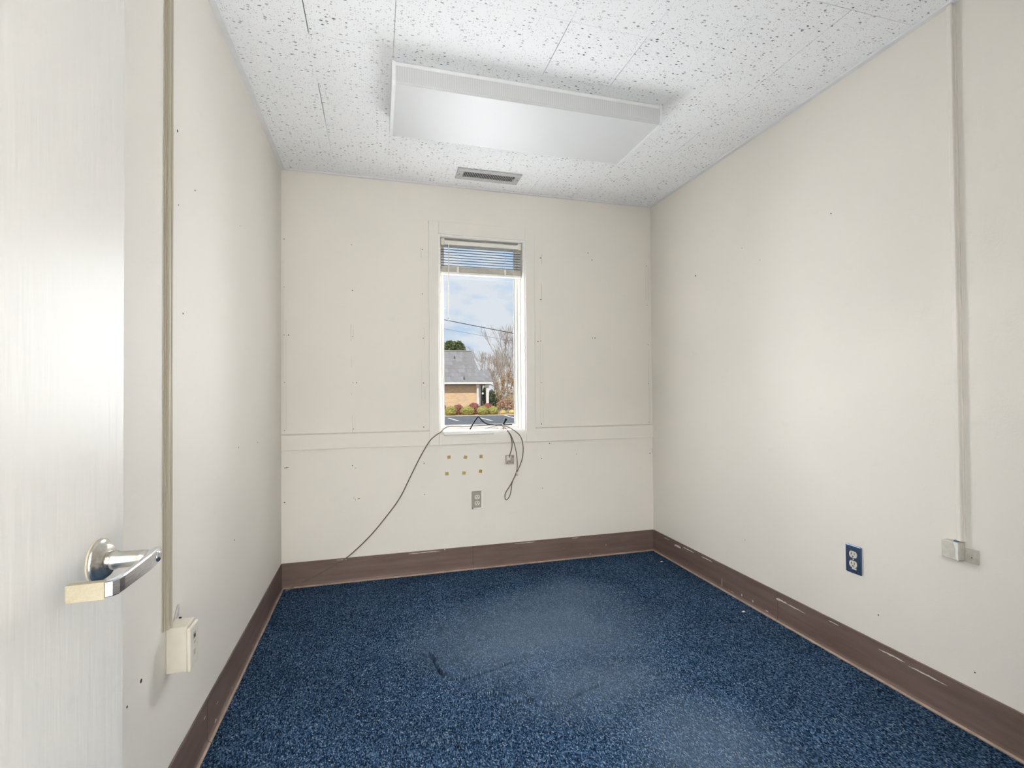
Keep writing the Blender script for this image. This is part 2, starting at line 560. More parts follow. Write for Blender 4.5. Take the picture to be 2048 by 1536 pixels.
def lathe(name, c, axis, prof, mat, parent=None, n=32):
    """profile of (radius, height along axis)"""
    ax = Vector(axis).normalized()
    a = Vector((0, 0, 1)) if abs(ax.z) < 0.9 else Vector((1, 0, 0))
    u = ax.cross(a).normalized()
    w = ax.cross(u)
    bm = bmesh.new()
    rings = []
    for r, h in prof:
        rings.append([bm.verts.new(Vector(c) + ax * h + (u * math.cos(2 * math.pi * k / n) + w * math.sin(2 * math.pi * k / n)) * max(r, 1e-5)) for k in range(n)])
    for A, B in zip(rings, rings[1:]):
        for k in range(n):
            bm.faces.new((A[k], A[(k + 1) % n], B[(k + 1) % n], B[k]))
    bm.faces.new(rings[0][::-1])
    bm.faces.new(rings[-1])
    return put(name, tomesh(bm), mat, parent, True)

# ------------------------------------------------------------------ room shell
YF = -3.0            # inner face of the wall with the door
# window opening in the back wall
OX0, OX1, OZ0, OZ1 = 0.918, 1.478, 0.872, 2.122
TW = 0.14            # thickness of the outer wall
wb = boxes('wall_back', [(-0.1, OX0, 0, TW, -0.02, H + 0.1), (OX1, W + 0.1, 0, TW, -0.02, H + 0.1),
                         (OX0, OX1, 0, TW, -0.02, OZ0), (OX0, OX1, 0, TW, OZ1, H + 0.1)], M_wall)
tag(wb, 'cream painted back wall around the narrow window', 'wall', kind='structure')
wl = box('wall_left', -0.1, 0, -3.12, 0, -0.02, H + 0.1, M_wall)
tag(wl, 'cream painted wall on the left behind the open door', 'wall', kind='structure')
wr = box('wall_right', W, W + 0.1, -3.12, 0, -0.02, H + 0.1, M_wall)
tag(wr, 'cream painted wall on the right with the blue outlet', 'wall', kind='structure')
DX0, DX1, DZ = 0.095, 1.02, 2.05
wf = boxes('wall_front', [(0, DX0, -3.12, YF, -0.02, H + 0.1), (DX1, W, -3.12, YF, -0.02, H + 0.1), (DX0, DX1, -3.12, YF, DZ, H + 0.1)], M_wall)
tag(wf, 'cream painted wall with the doorway behind the viewer', 'wall', kind='structure')

# carpet floor with shallow wrinkles
WR = [([(.757, -.913), (.765, -1.0), (.778, -1.098), (.809, -1.16), (.867, -1.172), (.98, -1.14), (1.10, -1.10)], .009, .010),
      ([(.885, -1.281), (.95, -1.295), (1.026, -1.331)], .008, .009), ([(.96, -1.335), (1.03, -1.365), (1.10, -1.375)], .007, .009),
      ([(1.065, -1.394), (1.13, -1.418), (1.206, -1.428)], .006, .010), ([(1.22, -1.40), (1.292, -1.367), (1.386, -1.344)], .006, .009),
      ([(1.60, -1.34), (1.676, -1.339), (1.74, -1.347)], .005, .010)]
def seg_dist(px, py, a, b):
    dx, dy = b[0] - a[0], b[1] - a[1]
    t = ((px - a[0]) * dx + (py - a[1]) * dy) / (dx * dx + dy * dy)
    t = max(0, min(1, t))
    return math.hypot(px - a[0] - t * dx, py - a[1] - t * dy)
def build_floor():
    def axis(lo, hi, f0, f1, coarse, fine):
        out = []
        for p, q, st in ((lo, f0, coarse), (f0, f1, fine), (f1, hi, coarse)):
            n = max(1, round((q - p) / st))
            out += [p + (q - p) * k / n for k in range(n)]
        return out + [hi]
    X = axis(0, W, 0.72, 1.80, 0.03, 0.0032)
    Y = axis(-3.0, 0, -1.46, -0.86, 0.03, 0.0032)
    nx, ny = len(X) - 1, len(Y) - 1
    vs_, fs = [], []
    for y in Y:
        for x in X:
            z = 0.0
            if 0.72 < x < 1.80 and -1.46 < y < -0.86:
                for pl, h, wd in WR:
                    d = min(seg_dist(x, y, a, b) for a, b in zip(pl, pl[1:]))
                    if d < 0.08:
                        e = min(1.0, min(math.hypot(x - q[0], y - q[1]) for q in (pl[0], pl[-1])) / 0.03)
                        z += h * 0.7 * math.exp(-(d / 0.022) ** 2) - h * 3.2 * e * math.exp(-(d / 0.0070) ** 2)
            vs_.append((x, y, z))
    for j in range(ny):
        for i in range(nx):
            q = j * (nx + 1) + i
            fs.append((q, q + 1, q + nx + 2, q + nx + 1))
    me = bpy.data.meshes.new('floor')
    me.from_pydata(vs_, [], fs)
    me.update()
    return tag(put('floor', me, M_carpet, None, True), 'dark blue looped carpet floor with dusty worn patches', 'floor', kind='structure')
build_floor()
tag(box('trim_1', DX0, DX1, -3.12, -3.0, -0.02, 0.004, M_dark), 'dark threshold strip in the doorway', 'threshold', kind='structure')

# ceiling of twelve-inch tiles
ce = box('ceiling', -0.1, W + 0.1, -3.12, TW, H + 0.014, H + 0.1, M_dark)
tag(ce, 'white acoustic tile ceiling with dark flecks', 'ceiling', kind='structure')
TX = [0.0, .300, .601, .905, 1.201, 1.505, 1.81, 2.119, W]
TY = [0.0] + [-.3 * k for k in range(1, 10)] + [YF]
WIDE = {(1, 2): .0030, (1, 4): .0034, (1, 5): .0030, (7, 2): .0030, (7, 4): .0026, (7, 5): .0030, (5, 4): .0026, (4, 4): .0024, (1, 1): .0012, (2, 4): .0014, (7, 3): .0012}
for i in range(8):
    for j in range(10):
        rnd = random.Random(i * 31 + j * 7)
        gl = WIDE.get((i, j), 0.0004) / 2
        gr = WIDE.get((i + 1, j), 0.0004) / 2
        gy = 0.0002 + 0.0003 * rnd.random()
        dz = rnd.uniform(0, 0.0006)
        box('ceiling_tile', TX[i] + gl, TX[i + 1] - gr, TY[j + 1] + gy, TY[j] - gy, H + dz, H + 0.013, M_tile, ce, bev=0.0006, seg=1)
# white angle where ceiling meets the walls
t2 = box('trim_2', 0, 0.024, YF, 0, H - 0.006, H - 0.0003, M_ceil_trim)
tag(t2, 'white ceiling edge strip along the left wall', 'trim', kind='structure')
t3 = box('trim_3', W - 0.022, W, YF, 0, H - 0.008, H - 0.0003, M_ceil_trim)
tag(t3, 'white ceiling edge strip along the right wall', 'trim', kind='structure')
t4 = box('trim_4', 0.024, W - 0.022, -0.020, 0, H - 0.006, H - 0.0003, M_ceil_trim)
tag(t4, 'white ceiling edge strip above the window wall', 'trim', kind='structure')

# brown vinyl base: profile (out from wall, height)
def base_prof():
    p = [(0, 0), (0.0155, 0), (0.016, 0.004), (0.0125, 0.0075)]
    for k in range(1, 6):
        a = k / 5 * math.pi / 2
        p.append((0.0125 - 0.0085 * math.sin(a), 0.0075 + 0.014 * (1 - math.cos(a))))
    p += [(0.004, HB - 0.003), (0.0025, HB), (0, HB)]
    return p
def base_run(rootname, label, to3, cuts, loc, lift=0.0):
    r = tag(root(rootname, loc), label, 'baseboard', kind='structure')
    for k, (a, b) in enumerate(zip(cuts, cuts[1:])):
        prof = base_prof()
        ga, gb = a + (0.0003 if k else 0), b - (0.0003 if k < len(cuts) - 2 else 0)
        o = prism('baseboard_section', prof, to3, ga, gb, [M_base, M_toe], r)
        for pl in o.data.polygons:
            zc = pl.center.z + o.location.z + WORLD[r.name].z
            if zc < 0.0085 and len(pl.vertices) == 4 and abs(pl.normal.z) < 0.95: pl.material_index = 1
            if 0.005 < zc < 0.0085: pl.material_index = 1
        if k:
            prism('section_seam', [(x * 1.02 + 0.0002, z) for x, z in prof], to3, a - 0.0009, a + 0.0009, M_hole, o)
    return r
bl = base_run('baseboard_left', 'brown vinyl baseboard along the left wall', lambda p, q, s: Vector((p, s, q)), [-2.95, -1.297, -0.0042], (0, -1.5, 0))
bb = base_run('baseboard_back', 'brown vinyl baseboard under the window', lambda p, q, s: Vector((s, -p, q)), [0.004, 1.123, W - 0.004], (1.2, 0, 0))
br = base_run('baseboard_right', 'brown vinyl baseboard along the right wall', lambda p, q, s: Vector((W - p, s, q)), [-2.95, -1.12, -0.0042], (W, -1.5, 0))
# smears of wall paint on the base
def smear(parent, to3, s0, z0, length, h, rnd):
    n = 9
    up, dn = [], []
    for k in range(n + 1):
        t = k / n
        env = math.sin(math.pi * min(1, max(0, t))) ** 0.5
        up.append((s0 + length * t, z0 + h * env * rnd.uniform(0.3, 1)))
        dn.append((s0 + length * t, z0 - h * env * rnd.uniform(0.0, 0.7) - 0.0006))
    bm = bmesh.new()
    A = [bm.verts.new(to3(0.0044, z, s)) for s, z in up]
    B = [bm.verts.new(to3(0.0044, z, s)) for s, z in dn]
    for k in range(n): bm.faces.new((A[k], A[k + 1], B[k + 1], B[k]))
    put('paint_smear', tomesh(bm), M_paintchip, parent)
rs = random.Random(5)
fb = lambda p, q, s: Vector((s, -p, q))
fr_ = lambda p, q, s: Vector((W - p, s, q))
fl_ = lambda p, q, s: Vector((p, s, q))
for s0, z0, ln, h in ((0.72, .134, .20, .003), (0.30, .137, .06, .002), (1.40, .136, .14, .003), (1.80, .137, .05, .002), (1.93, .02, .004, .01), (2.05, .07, .003, .012), (0.94, .141, .006, .004)):
    smear(bb, fb, s0, z0, ln, h, rs)
for s0, z0, ln, h in ((-.33, .115, .07, .011), (-.47, .128, .12, .004), (-.64, .128, .11, .004), (-1.18, .108, .07, .012), (-1.28, .108, .11, .004), (-.72, .03, .004, .05), (-.82, .015, .06, .006),
                      (-.88, .028, .01, .012), (-.96, .03, .008, .010), (-1.06, .02, .02, .004), (-1.72, .118, .10, .004), (-1.86, .112, .13, .004), (-1.45, .13, .05, .003), (-.2, .128, .06, .003)):
    smear(br, fr_, s0, z0, ln, h, rs)
for s0, z0, ln, h in ((-1.22, .02, .02, .008), (-1.02, .016, .014, .006), (-.7, .02, .01, .006), (-1.33, .10, .02, .004), (-1.2, .07, .02, .004)):
    smear(bl, fl_, s0, z0, ln, h, rs)

# chair-rail boards on the back wall
for i, (x0, x1) in enumerate(((0.0, 0.851), (1.546, W))):
    r_ = box('trim_%d' % (5 + i), x0, x1, -0.010, 0, 0.797, 0.885, M_wall, bev=0.0012, seg=1)
    tag(r_, ('flat cream rail board from the left corner to the window casing', 'flat cream rail board from the window casing to the right corner')[i], 'trim', kind='structure')
    bead = box('rail_bead', x0, x1, -0.0035, 0.0, 0.8855, 0.8925, M_ridge, r_, bev=0.001, seg=1)

# screw holes, scratches and paint ridges left on the walls (photo pixel positions on the wall)
HOLES_B = [(568, 478), (703, 489.5), (845, 499), (568, 574), (705, 581), (845, 588), (568, 670), (577, 670), (705, 673), (846.5, 676.5), (569, 765), (706, 765.5), (713, 765.5), (847, 766),
           (569, 861), (707, 858), (847.5, 854), (1081, 516), (1176, 506), (1293, 532), (1081.5, 599), (1294, 610.5), (1076, 683), (1082, 682), (1296, 689), (1083, 765), (1297, 767), (1083, 848), (1298, 844.5),
           (570, 936), (573, 935.5), (576, 935), (705, 931), (712, 936), (708, 996), (711, 1000), (718, 997.5), (848, 926.5), (849, 989), (569, 1005), (1083.5, 917), (1085, 976.5), (1099, 887), (1300, 906.5), (1153, 908), (1184, 520), (1185, 676), (1190, 676)]
for (u, v) in HOLES_B:
    p = hit(u, v, 1, 0)
    disc('screw_hole', (p.x, 0.0002, p.z), (0, -1, 0), random.uniform(0.0022, 0.0042), 0.0004, M_hole, wb, 8)
def vmark(parent, name, u, v0, v1, mat, wd=0.0016):
    a, b = hit(u, v0, 1, 0), hit(u, v1, 1, 0)
    box(name, a.x - wd / 2, a.x + wd / 2, -0.0005, 0.0002, b.z, a.z, mat, parent)
for u, v0, v1, m in ((566, 520, 860, M_ridge), (572, 640, 860, M_ridge), (702, 648, 682, M_stain), (707, 648, 675, M_ridge), (703, 713, 735, M_ridge), (704.5, 830, 866, M_ridge), (710, 830, 862, M_ridge),
                     (842, 494, 516, M_stain), (848.5, 655, 690, M_ridge), (850, 775, 800, M_ridge), (843, 720, 800, M_ridge), (1083.5, 508, 528, M_stain), (1083.5, 568, 600, M_stain),
                     (1080, 640, 850, M_ridge), (1085.5, 690, 850, M_ridge), (1291, 530, 600, M_ridge), (1296, 530, 600, M_ridge), (1297, 700, 845, M_ridge), (1300, 770, 852, M_ridge), (703, 786, 791, M_stain), (1304.5, 897, 907, M_stain)):
    vmark(wb, 'paint_ridge', u, v0, v1, m)
HOLES_R = [(1391, 551.5, .005), (1662, 427, .003), (1484, 496, .002), (1757, 1230, .0028), (1490, 1080, .002), (1950, 1345, .0025), (1520, 520, .002)]
for (u, v, r) in HOLES_R:
    p = hit(u, v, 0, W)
    disc('screw_hole', (W - 0.0002 + 0.0002, p.y, p.z), (-1, 0, 0), r, 0.0005, M_hole, wr, 8)
HOLES_L = [(355, 262, .004), (390, 381, .003), (282, 1362, .005), (254, 1414, .003), (469, 1080, .003), (366, 627, .003), (357, 410, .002), (480, 452, .002), (515, 885, .003), (477, 895, .003)]
for (u, v, r) in HOLES_L:
    p = hit(u, v, 0, 0)
    disc('wall_chip', (0, p.y, p.z), (1, 0, 0), r, 0.0005, M_hole, wl, 8)

# ------------------------------------------------------------------ window
wn = tag(root('window_1', (1.198, 0.05, OZ0)), 'tall narrow white casement window with painted casing', 'window', kind='structure')
CX0, CX1, CZ0, CZ1 = 0.851, 1.546, 0.797, 2.208
CT = 0.014
box('casing', CX0, OX0 - 0.006, -CT, 0, CZ0, CZ1, M_trimpaint, wn, 0.002, 1)
box('casing', OX1 + 0.006, CX1, -CT, 0, CZ0, CZ1, M_trimpaint, wn, 0.002, 1)
box('casing', OX0 - 0.006, OX1 + 0.006, -CT, 0, OZ1 + 0.006, CZ1, M_trimpaint, wn, 0.002, 1)
box('casing', OX0 - 0.006, OX1 + 0.006, -CT, 0, CZ0, OZ0 - 0.006, M_trimpaint, wn, 0.002, 1)
# inner stop bead, a step lower than the casing
box('stop_bead', OX0 - 0.006, OX0 + 0.004, -0.006, 0.004, OZ0 - 0.006, OZ1 + 0.006, M_white, wn, 0.001, 1)
box('stop_bead', OX1 - 0.004, OX1 + 0.006, -0.006, 0.004, OZ0 - 0.006, OZ1 + 0.006, M_white, wn, 0.001, 1)
box('stop_bead', OX0 + 0.004, OX1 - 0.004, -0.006, 0.004, OZ1 - 0.004, OZ1 + 0.006, M_white, wn, 0.001, 1)
# jamb lining
box('jamb', OX0, OX0 + 0.008, 0.004, 0.13, OZ0, OZ1, M_white, wn)
box('jamb', OX1 - 0.008, OX1, 0.004, 0.13, OZ0, OZ1, M_white, wn)
box('jamb', OX0 + 0.008, OX1 - 0.008, 0.004, 0.13, OZ1 - 0.008, OZ1, M_white, wn)
sill = box('sill', OX0 + 0.004, OX1 - 0.004, -0.006, 0.13, OZ0 - 0.006, OZ0 + 0.010, M_white, wn, 0.002, 1)
# fixed frame and sash
GX0, GX1, GZ0, GZ1, GY = 0.957, 1.431, 0.913, 2.085, 0.085
def ring(name, x0, x1, z0, z1, wx0, wx1, wz0, wz1, y0, y1, mat, parent, bev=0.002):
    for b in ((x0, x0 + wx0, z0, z1), (x1 - wx1, x1, z0, z1), (x0 + wx0, x1 - wx1, z1 - wz1, z1), (x0 + wx0, x1 - wx1, z0, z0 + wz0)):
        box(name, b[0], b[1], y0, y1, b[2], b[3], mat, parent, bev, 1)
ring('window_frame', OX0 + 0.008, OX1 - 0.008, OZ0 + 0.010, OZ1 - 0.008, 0.014, 0.020, 0.010, 0.012, 0.062, 0.115, M_white, wn)
ring('sash_rail', OX0 + 0.022, OX1 - 0.028, OZ0 + 0.020, OZ1 - 0.020, GX0 - OX0 - 0.022, OX1 - 0.028 - GX1, GZ0 - OZ0 - 0.020, 0.024, 0.070, 0.105, M_white, wn)
box('pane', GX0 - 0.004, GX1 + 0.004, GY, GY + 0.004, GZ0 - 0.004, GZ1 + 0.004, M_glass, wn)
ring('glazing_gasket', GX0 - 0.001, GX1 + 0.001, GZ0 - 0.001, GZ1 + 0.001, 0.0025, 0.005, 0.004, 0.003, 0.080, 0.0845, M_galv, wn, 0.0)
# two sash locks on the left stile
for (u, v) in ((883, 574), (883, 770)):
    p = hit(u, v, 1, 0.06)
    lk = box('sash_lock', p.x - 0.005, p.x + 0.005, 0.050, 0.063, p.z - 0.042, p.z + 0.042, M_white, wn, 0.003)
    box('lock_lever', p.x - 0.003, p.x + 0.004, 0.040, 0.052, p.z - 0.012, p.z + 0.034, M_white, lk, 0.002)
# casement crank
p0, p1 = hit(1003, 857, 1, 0.035), hit(1012, 838, 1, 0.030)
ck = box('crank_base', p0.x - 0.016, p0.x + 0.014, 0.022, 0.062, OZ0 + 0.009, OZ0 + 0.026, M_almond_pale, wn, 0.004)
mid = p0.lerp(p1, 0.42)
tube('crank_arm', [Vector((p0.x, p0.y, OZ0 + 0.018)), p0.lerp(p1, 0.2), mid], 0.006, M_galv, ck, 10)
tube('crank_knob', [mid, p0.lerp(p1, 0.7), p1], [0.006] * 6 + [0.0065] * 5 + [0.009, 0.009], M_black, ck, 10) if False else None
kb = bmesh.new()
tube_bm(kb, [mid, p0.lerp(p1, 0.72), p0.lerp(p1, 0.86), p0.lerp(p1, 1.0), p0.lerp(p1, 1.06)], [0.0062, 0.0062, 0.0085, 0.0105, 0.006], 12)
put('crank_knob', tomesh(kb), M_black, ck, True)

# loose white strip lying over the sill
lz = OZ0 - 0.006
bm = bmesh.new()
pl = [hit(u, v, 1, -0.030) for u, v in ((881, 866), (889, 874.5), (985, 869.5), (985, 867))]
x0, x1 = 0.932, 1.262
prof = [(0.045, OZ0 + 0.0105), (-0.024, OZ0 + 0.0105), (-0.030, OZ0 + 0.004), (-0.030, OZ0 - 0.012), (-0.024, OZ0 - 0.018), (-0.0155, OZ0 - 0.018), (-0.0155, OZ0 + 0.0105)]
prof = [(0.045, OZ0 + 0.0165), (-0.024, OZ0 + 0.0145), (-0.031, OZ0 + 0.008), (-0.031, OZ0 - 0.010), (-0.024, OZ0 - 0.014), (-0.0150, OZ0 - 0.012), (-0.0150, OZ0 + 0.0102), (0.045, OZ0 + 0.0106)]
va, vb = [], []
for k, (y, z) in enumerate(prof):
    va.append(bm.verts.new((x0 + (0.010 if z < OZ0 else 0.0) - 0.0, y, z)))
    vb.append(bm.verts.new((x1 - max(0, y + 0.031) * 0.45, y, z)))
n = len(prof)
for i in range(n): bm.faces.new((va[i], va[(i + 1) % n], vb[(i + 1) % n], vb[i]))
bm.faces.new(va); bm.faces.new(vb[::-1])
tag(put('sill_strip', tomesh(bm), M_white), 'loose white plastic strip lying over the left of the window sill', 'plastic strip')

# ------------------------------------------------------------------ mini blind
bd = tag(root('window_blind', (1.2, 0.034, OZ1 - 0.02)), 'cream mini blind in the window top, backlit shade coloured into its open slats', 'blind')
BX0, BX1, BY = 0.930, 1.466, 0.034
hr = box('headrail', BX0 + 0.010, BX1 - 0.010, BY - 0.014, BY + 0.014, 2.074, 2.104, M_slat, bd, 0.002, 1)
box('headrail_slot', BX0 + 0.03, BX1 - 0.03, BY - 0.0146, BY - 0.0135, 2.0985, 2.1015, M_stain, hr)
for x in (BX0, BX1 - 0.024):
    box('bracket', x, x + 0.024, BY - 0.018, BY + 0.018, 2.068, 2.112, M_almond_pale, bd, 0.002, 1)
def slat(z, tilt=0.0):
    bm = bmesh.new()
    rows = []
    for k in range(5):
        t = k / 4 - 0.5
        y = BY + t * 0.025
        zz = z - 0.0022 * (4 * t * t) + t * tilt
        rows.append((bm.verts.new((BX0 + 0.004, y, zz + 0.0003)), bm.verts.new((BX1 - 0.004, y, zz + 0.0003)), bm.verts.new((BX1 - 0.004, y, zz - 0.0004)), bm.verts.new((BX0 + 0.004, y, zz - 0.0004))))
    for a, b in zip(rows, rows[1:]):
        for i, j in ((0, 1), (1, 2), (2, 3), (3, 0)): bm.faces.new((a[i], a[j], b[j], b[i]))
    bm.faces.new(rows[0]); bm.faces.new(rows[-1][::-1])
    return put('slat', tomesh(bm), M_slat if z > 2.06 else M_backlit_slat, bd, False)  # top slat keeps its cream, lower ones carry the painted backlight shade
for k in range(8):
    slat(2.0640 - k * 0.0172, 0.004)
# gathered slats and bottom rail hang a little lower on the right
bm = bmesh.new()
for k in range(22):
    z = 1.9340 - k * 0.00150
    bbox(bm, BX0 + 0.003 + random.uniform(-.001, .001), BX1 - 0.003 + random.uniform(-.001, .001), BY - 0.0125 + random.uniform(-.0008, .0008), BY + 0.0125, z, z + 0.0009)
tag(put('slat_stack', tomesh(bm), M_stack, bd), kind='stuff')
box('bottom_rail', BX0 + 0.003, BX1 - 0.003, BY - 0.013, BY + 0.013, 1.884, 1.9005, M_slat, bd, 0.003)
for u in (915, 1009):
    x = hit(u, 510, 1, BY).x
    tube('ladder_cord', [(x, BY - 0.0135, 2.076), (x, BY - 0.0135, 1.99), (x, BY - 0.0138, 1.887)], 0.0010, M_cord, bd, 5)
    box('cord_clip', x - 0.007, x + 0.007, BY - 0.0150, BY - 0.0128, 1.888, 1.932, M_slat, bd, 0.001, 1)
xw = hit(897, 560, 1, 0.0).x
wd = tube('tilt_wand', [(xw + 0.004, 0.012, 2.085), (xw + 0.003, 0.004, 2.02), (xw, 0.0, 1.85), (xw - 0.002, 0.0, 1.588)], 0.0036, M_cord, bd, 6)
tube('wand_tip', [(xw - 0.002, 0.0, 1.600), (xw - 0.002, 0.0, 1.586)], 0.0045, M_galv, wd, 8, False)
xc = hit(1027, 520, 1, 0.012).x
tube('lift_cord', [(xc, 0.016, 2.078), (xc + 0.001, 0.014, 1.98), (xc, 0.013, 1.89), (xc, 0.014, 1.845)], 0.0013, M_cord, bd, 5)

# ------------------------------------------------------------------ door, half covering the left wall
dr = tag(root('door_1', (0.105, -2.999, 0.01)), 'cream painted door standing open against the left wall', 'door', kind='structure')
DPL = 0.105
box('door_slab', DPL - 0.044, DPL, -2.993, -2.083, 0.012, 2.03, M_door, dr, 0.0015, 1)
LZ, LY = 0.867, -2.1655
lv_pts = None
rose = lathe('handle_rose', (DPL, LY, LZ), (1, 0, 0), [(0.035, 0), (0.0355, 0.004), (0.0345, 0.0065), (0.0325, 0.0075), (0.028, 0.012), (0.0245, 0.016), (0.0225, 0.017), (0.0, 0.017)], M_nickel, dr, 40)
lathe('rose_gasket', (DPL, LY, LZ), (1, 0, 0), [(0.0362, 0.0), (0.0362, 0.0018), (0.034, 0.0022)], M_almond, rose, 40)
neck = lathe('handle_neck', (DPL, LY, LZ), (1, -0.02, 0), [(0.0135, 0.014), (0.0150, 0.018), (0.0150, 0.026), (0.0128, 0.029), (0.0128, 0.060), (0.0122, 0.072)], M_nickel, dr, 28)
def lever():
    # flat bar: runs from the neck towards the hinges, then bends back to the door
    path = [(DPL + 0.083, LY + 0.0135, 0.0), (DPL + 0.0845, LY - 0.005, 0.0), (DPL + 0.086, LY - 0.03, 0), (DPL + 0.086, LY - 0.115, 0), (DPL + 0.085, LY - 0.127, 0), (DPL + 0.080, LY - 0.136, 0), (DPL + 0.070, LY - 0.1405, 0), (DPL + 0.030, LY - 0.1435, 0)]
    hz = [0.0125, 0.0132, 0.0125, 0.0112, 0.0112, 0.0112, 0.0112, 0.0108]
    th = [0.011, 0.013, 0.010, 0.0085, 0.009, 0.009, 0.008, 0.0075]
    bm = bmesh.new()
    rings = []
    for i, (x, y, _) in enumerate(path):
        a = Vector(path[min(i + 1, len(path) - 1)]) - Vector(path[max(i - 1, 0)])
        a.z = 0
        a.normalize()
        nrm = Vector((-a.y, a.x, 0))        # outward side of the bar
        if nrm.x < 0 and i < 4: nrm = -nrm
        if i >= 4 and nrm.dot(Vector((0.3, -1, 0))) < 0: nrm = -nrm
        c = Vector((x, y, LZ))
        out = c
        inn = c - nrm * th[i]
        h, bv = hz[i], 0.0018
        pr = [(out, h - bv), (out - nrm * bv, h), (inn + nrm * bv, h), (inn, h - bv), (inn, -h + bv), (inn + nrm * bv, -h), (out - nrm * bv, -h), (out, -h + bv)]
        rings.append([bm.verts.new(q + Vector((0, 0, zz))) for q, zz in pr])
    for a, b in zip(rings, rings[1:]):
        for k in range(8): bm.faces.new((a[k], a[(k + 1) % 8], b[(k + 1) % 8], b[k]))
    bm.faces.new(rings[0][::-1]); bm.faces.new(rings[-1])
    o = put('lever_handle', tomesh(bm), [M_chrome], dr)
    # the end that turns back to the door is a separate tan-toned piece
    ca, cb = Vector(path[6]) + Vector((0.008, 0, 0)), Vector(path[7])
    dd = (cb - ca).normalized()
    nn = Vector((-dd.y, dd.x, 0))
    if nn.y > 0: nn = -nn
    b2 = bmesh.new()
    rg = []
    for t, e in ((0.10, 0), (0.12, .0008), (0.98, .0008), (1.01, 0)):
        c = ca.lerp(cb, t) + Vector((0, 0, LZ))
        h = 0.0108 + e
        rg.append([b2.verts.new(c + nn * q + Vector((0, 0, z))) for q, z in ((0.0006 + e, h), (-0.0085 - e, h), (-0.0085 - e, -h), (0.0006 + e, -h))])
    for A_, B_ in zip(rg, rg[1:]):
        for k in range(4): b2.faces.new((A_[k], A_[(k + 1) % 4], B_[(k + 1) % 4], B_[k]))
    b2.faces.new(rg[0][::-1]); b2.faces.new(rg[-1])
    put('lever_return', tomesh(b2), M_brass, o)
    return o
lvr = lever()
cyl = lathe('key_cylinder', (DPL + 0.0835, LY - 0.001, LZ), (1, -0.02, 0), [(0.0085, -0.004), (0.0085, 0.0018), (0.0078, 0.0024), (0.0, 0.0024)], M_chrome, lvr, 24)
WORLD[cyl.name] = WORLD[cyl.name]
box('lock_edge_plate', DPL - 0.034, DPL - 0.010, -2.0832, -2.0822, LZ - 0.03, LZ + 0.03, M_nickel, dr)
# door frame in the doorway (behind and beside the viewer)
df = tag(root('trim_7', (0.55, -3.0, 0)), 'cream door frame around the doorway', 'door frame', kind='structure')
box('frame_post', DX1 - 0.02, DX1, -3.12, -3.0, 0.004, DZ, M_trimpaint, df)
box('frame_post', DX0 - 0.02 + 0.02, DX0 + 0.008, -3.12, -3.0, 0.004, DZ, M_trimpaint, df)
box('frame_head', DX0 + 0.008, DX1 - 0.02, -3.12, -3.0, DZ - 0.012, DZ, M_trimpaint, df)

# ------------------------------------------------------------------ surface raceways and boxes
rc = tag(root('cable_raceway', (0, -1.59, 0.515)), 'tall ribbed almond cable raceway on the left wall beside the door', 'raceway')
prof = [(0, -1.628), (0.0055, -1.628), (0.0055, -1.6255), (0.0015, -1.6255), (0.0015, -1.6235), (0.0095, -1.6235), (0.0115, -1.6215), (0.0115, -1.6150), (0.0040, -1.6150), (0.0040, -1.6125), (0.0125, -1.6125), (0.0140, -1.6110), (0.0140, -1.6065), (0.0120, -1.6050), (0.0, -1.6050)]
prism('raceway_channel', prof, lambda p, q, s: Vector((p, q, s)), 0.5175, H - 0.007, M_almond, rc)
box('raceway_lip', 0, 0.0022, -1.6330, -1.6281, 0.5175, H - 0.007, M_almond, rc)
ob = tag(root('jack_box', (0, -1.585, 0.397)), 'deep almond jack box on the left wall below the raceway', 'jack box')
bdy = box('box_body', 0, 0.048, -1.611, -1.551, 0.397, 0.517, M_almond_pale, ob, 0.003, 2)
cov = box('box_cover', 0.0482, 0.058, -1.613, -1.549, 0.395, 0.5105, M_almond_pale, ob, 0.004, 2)
pf = box('jack_port', 0.0570, 0.0584, -1.592, -1.574, 0.472, 0.490, M_stain, cov, 0.0)
box('jack_slot', 0.0584, 0.0588, -1.589, -1.577, 0.475, 0.484, M_dark, pf)
box('jack_port', 0.0570, 0.0584, -1.590, -1.576, 0.458, 0.467, M_almond, cov, 0.0)
box('jack_port', 0.0570, 0.0583, -1.590, -1.576, 0.428, 0.443, M_almond, cov, 0.0)
disc('cover_screw', (0.0579, -1.582, 0.410), (1, 0, 0), 0.0018, 0.0006, M_galv, cov)
box('vent_notch', -0.0 + 0.010, 0.016, -1.5515, -1.5488, 0.513, 0.5195, M_dark, bdy)
bm = bmesh.new()
tv = [bm.verts.new(v) for v in ((0.0006, -1.560, 0.5172), (0.0006, -1.532, 0.5172), (0.0006, -1.532, 0.548))]
tb = [bm.verts.new(v.co + Vector((0.004, 0, 0))) for v in tv]
bm.faces.new(tv); bm.faces.new(tb[::-1])
for i in range(3): bm.faces.new((tv[i], tv[(i + 1) % 3], tb[(i + 1) % 3], tb[i]))
put('mounting_tab', tomesh(bm), M_galv, ob)

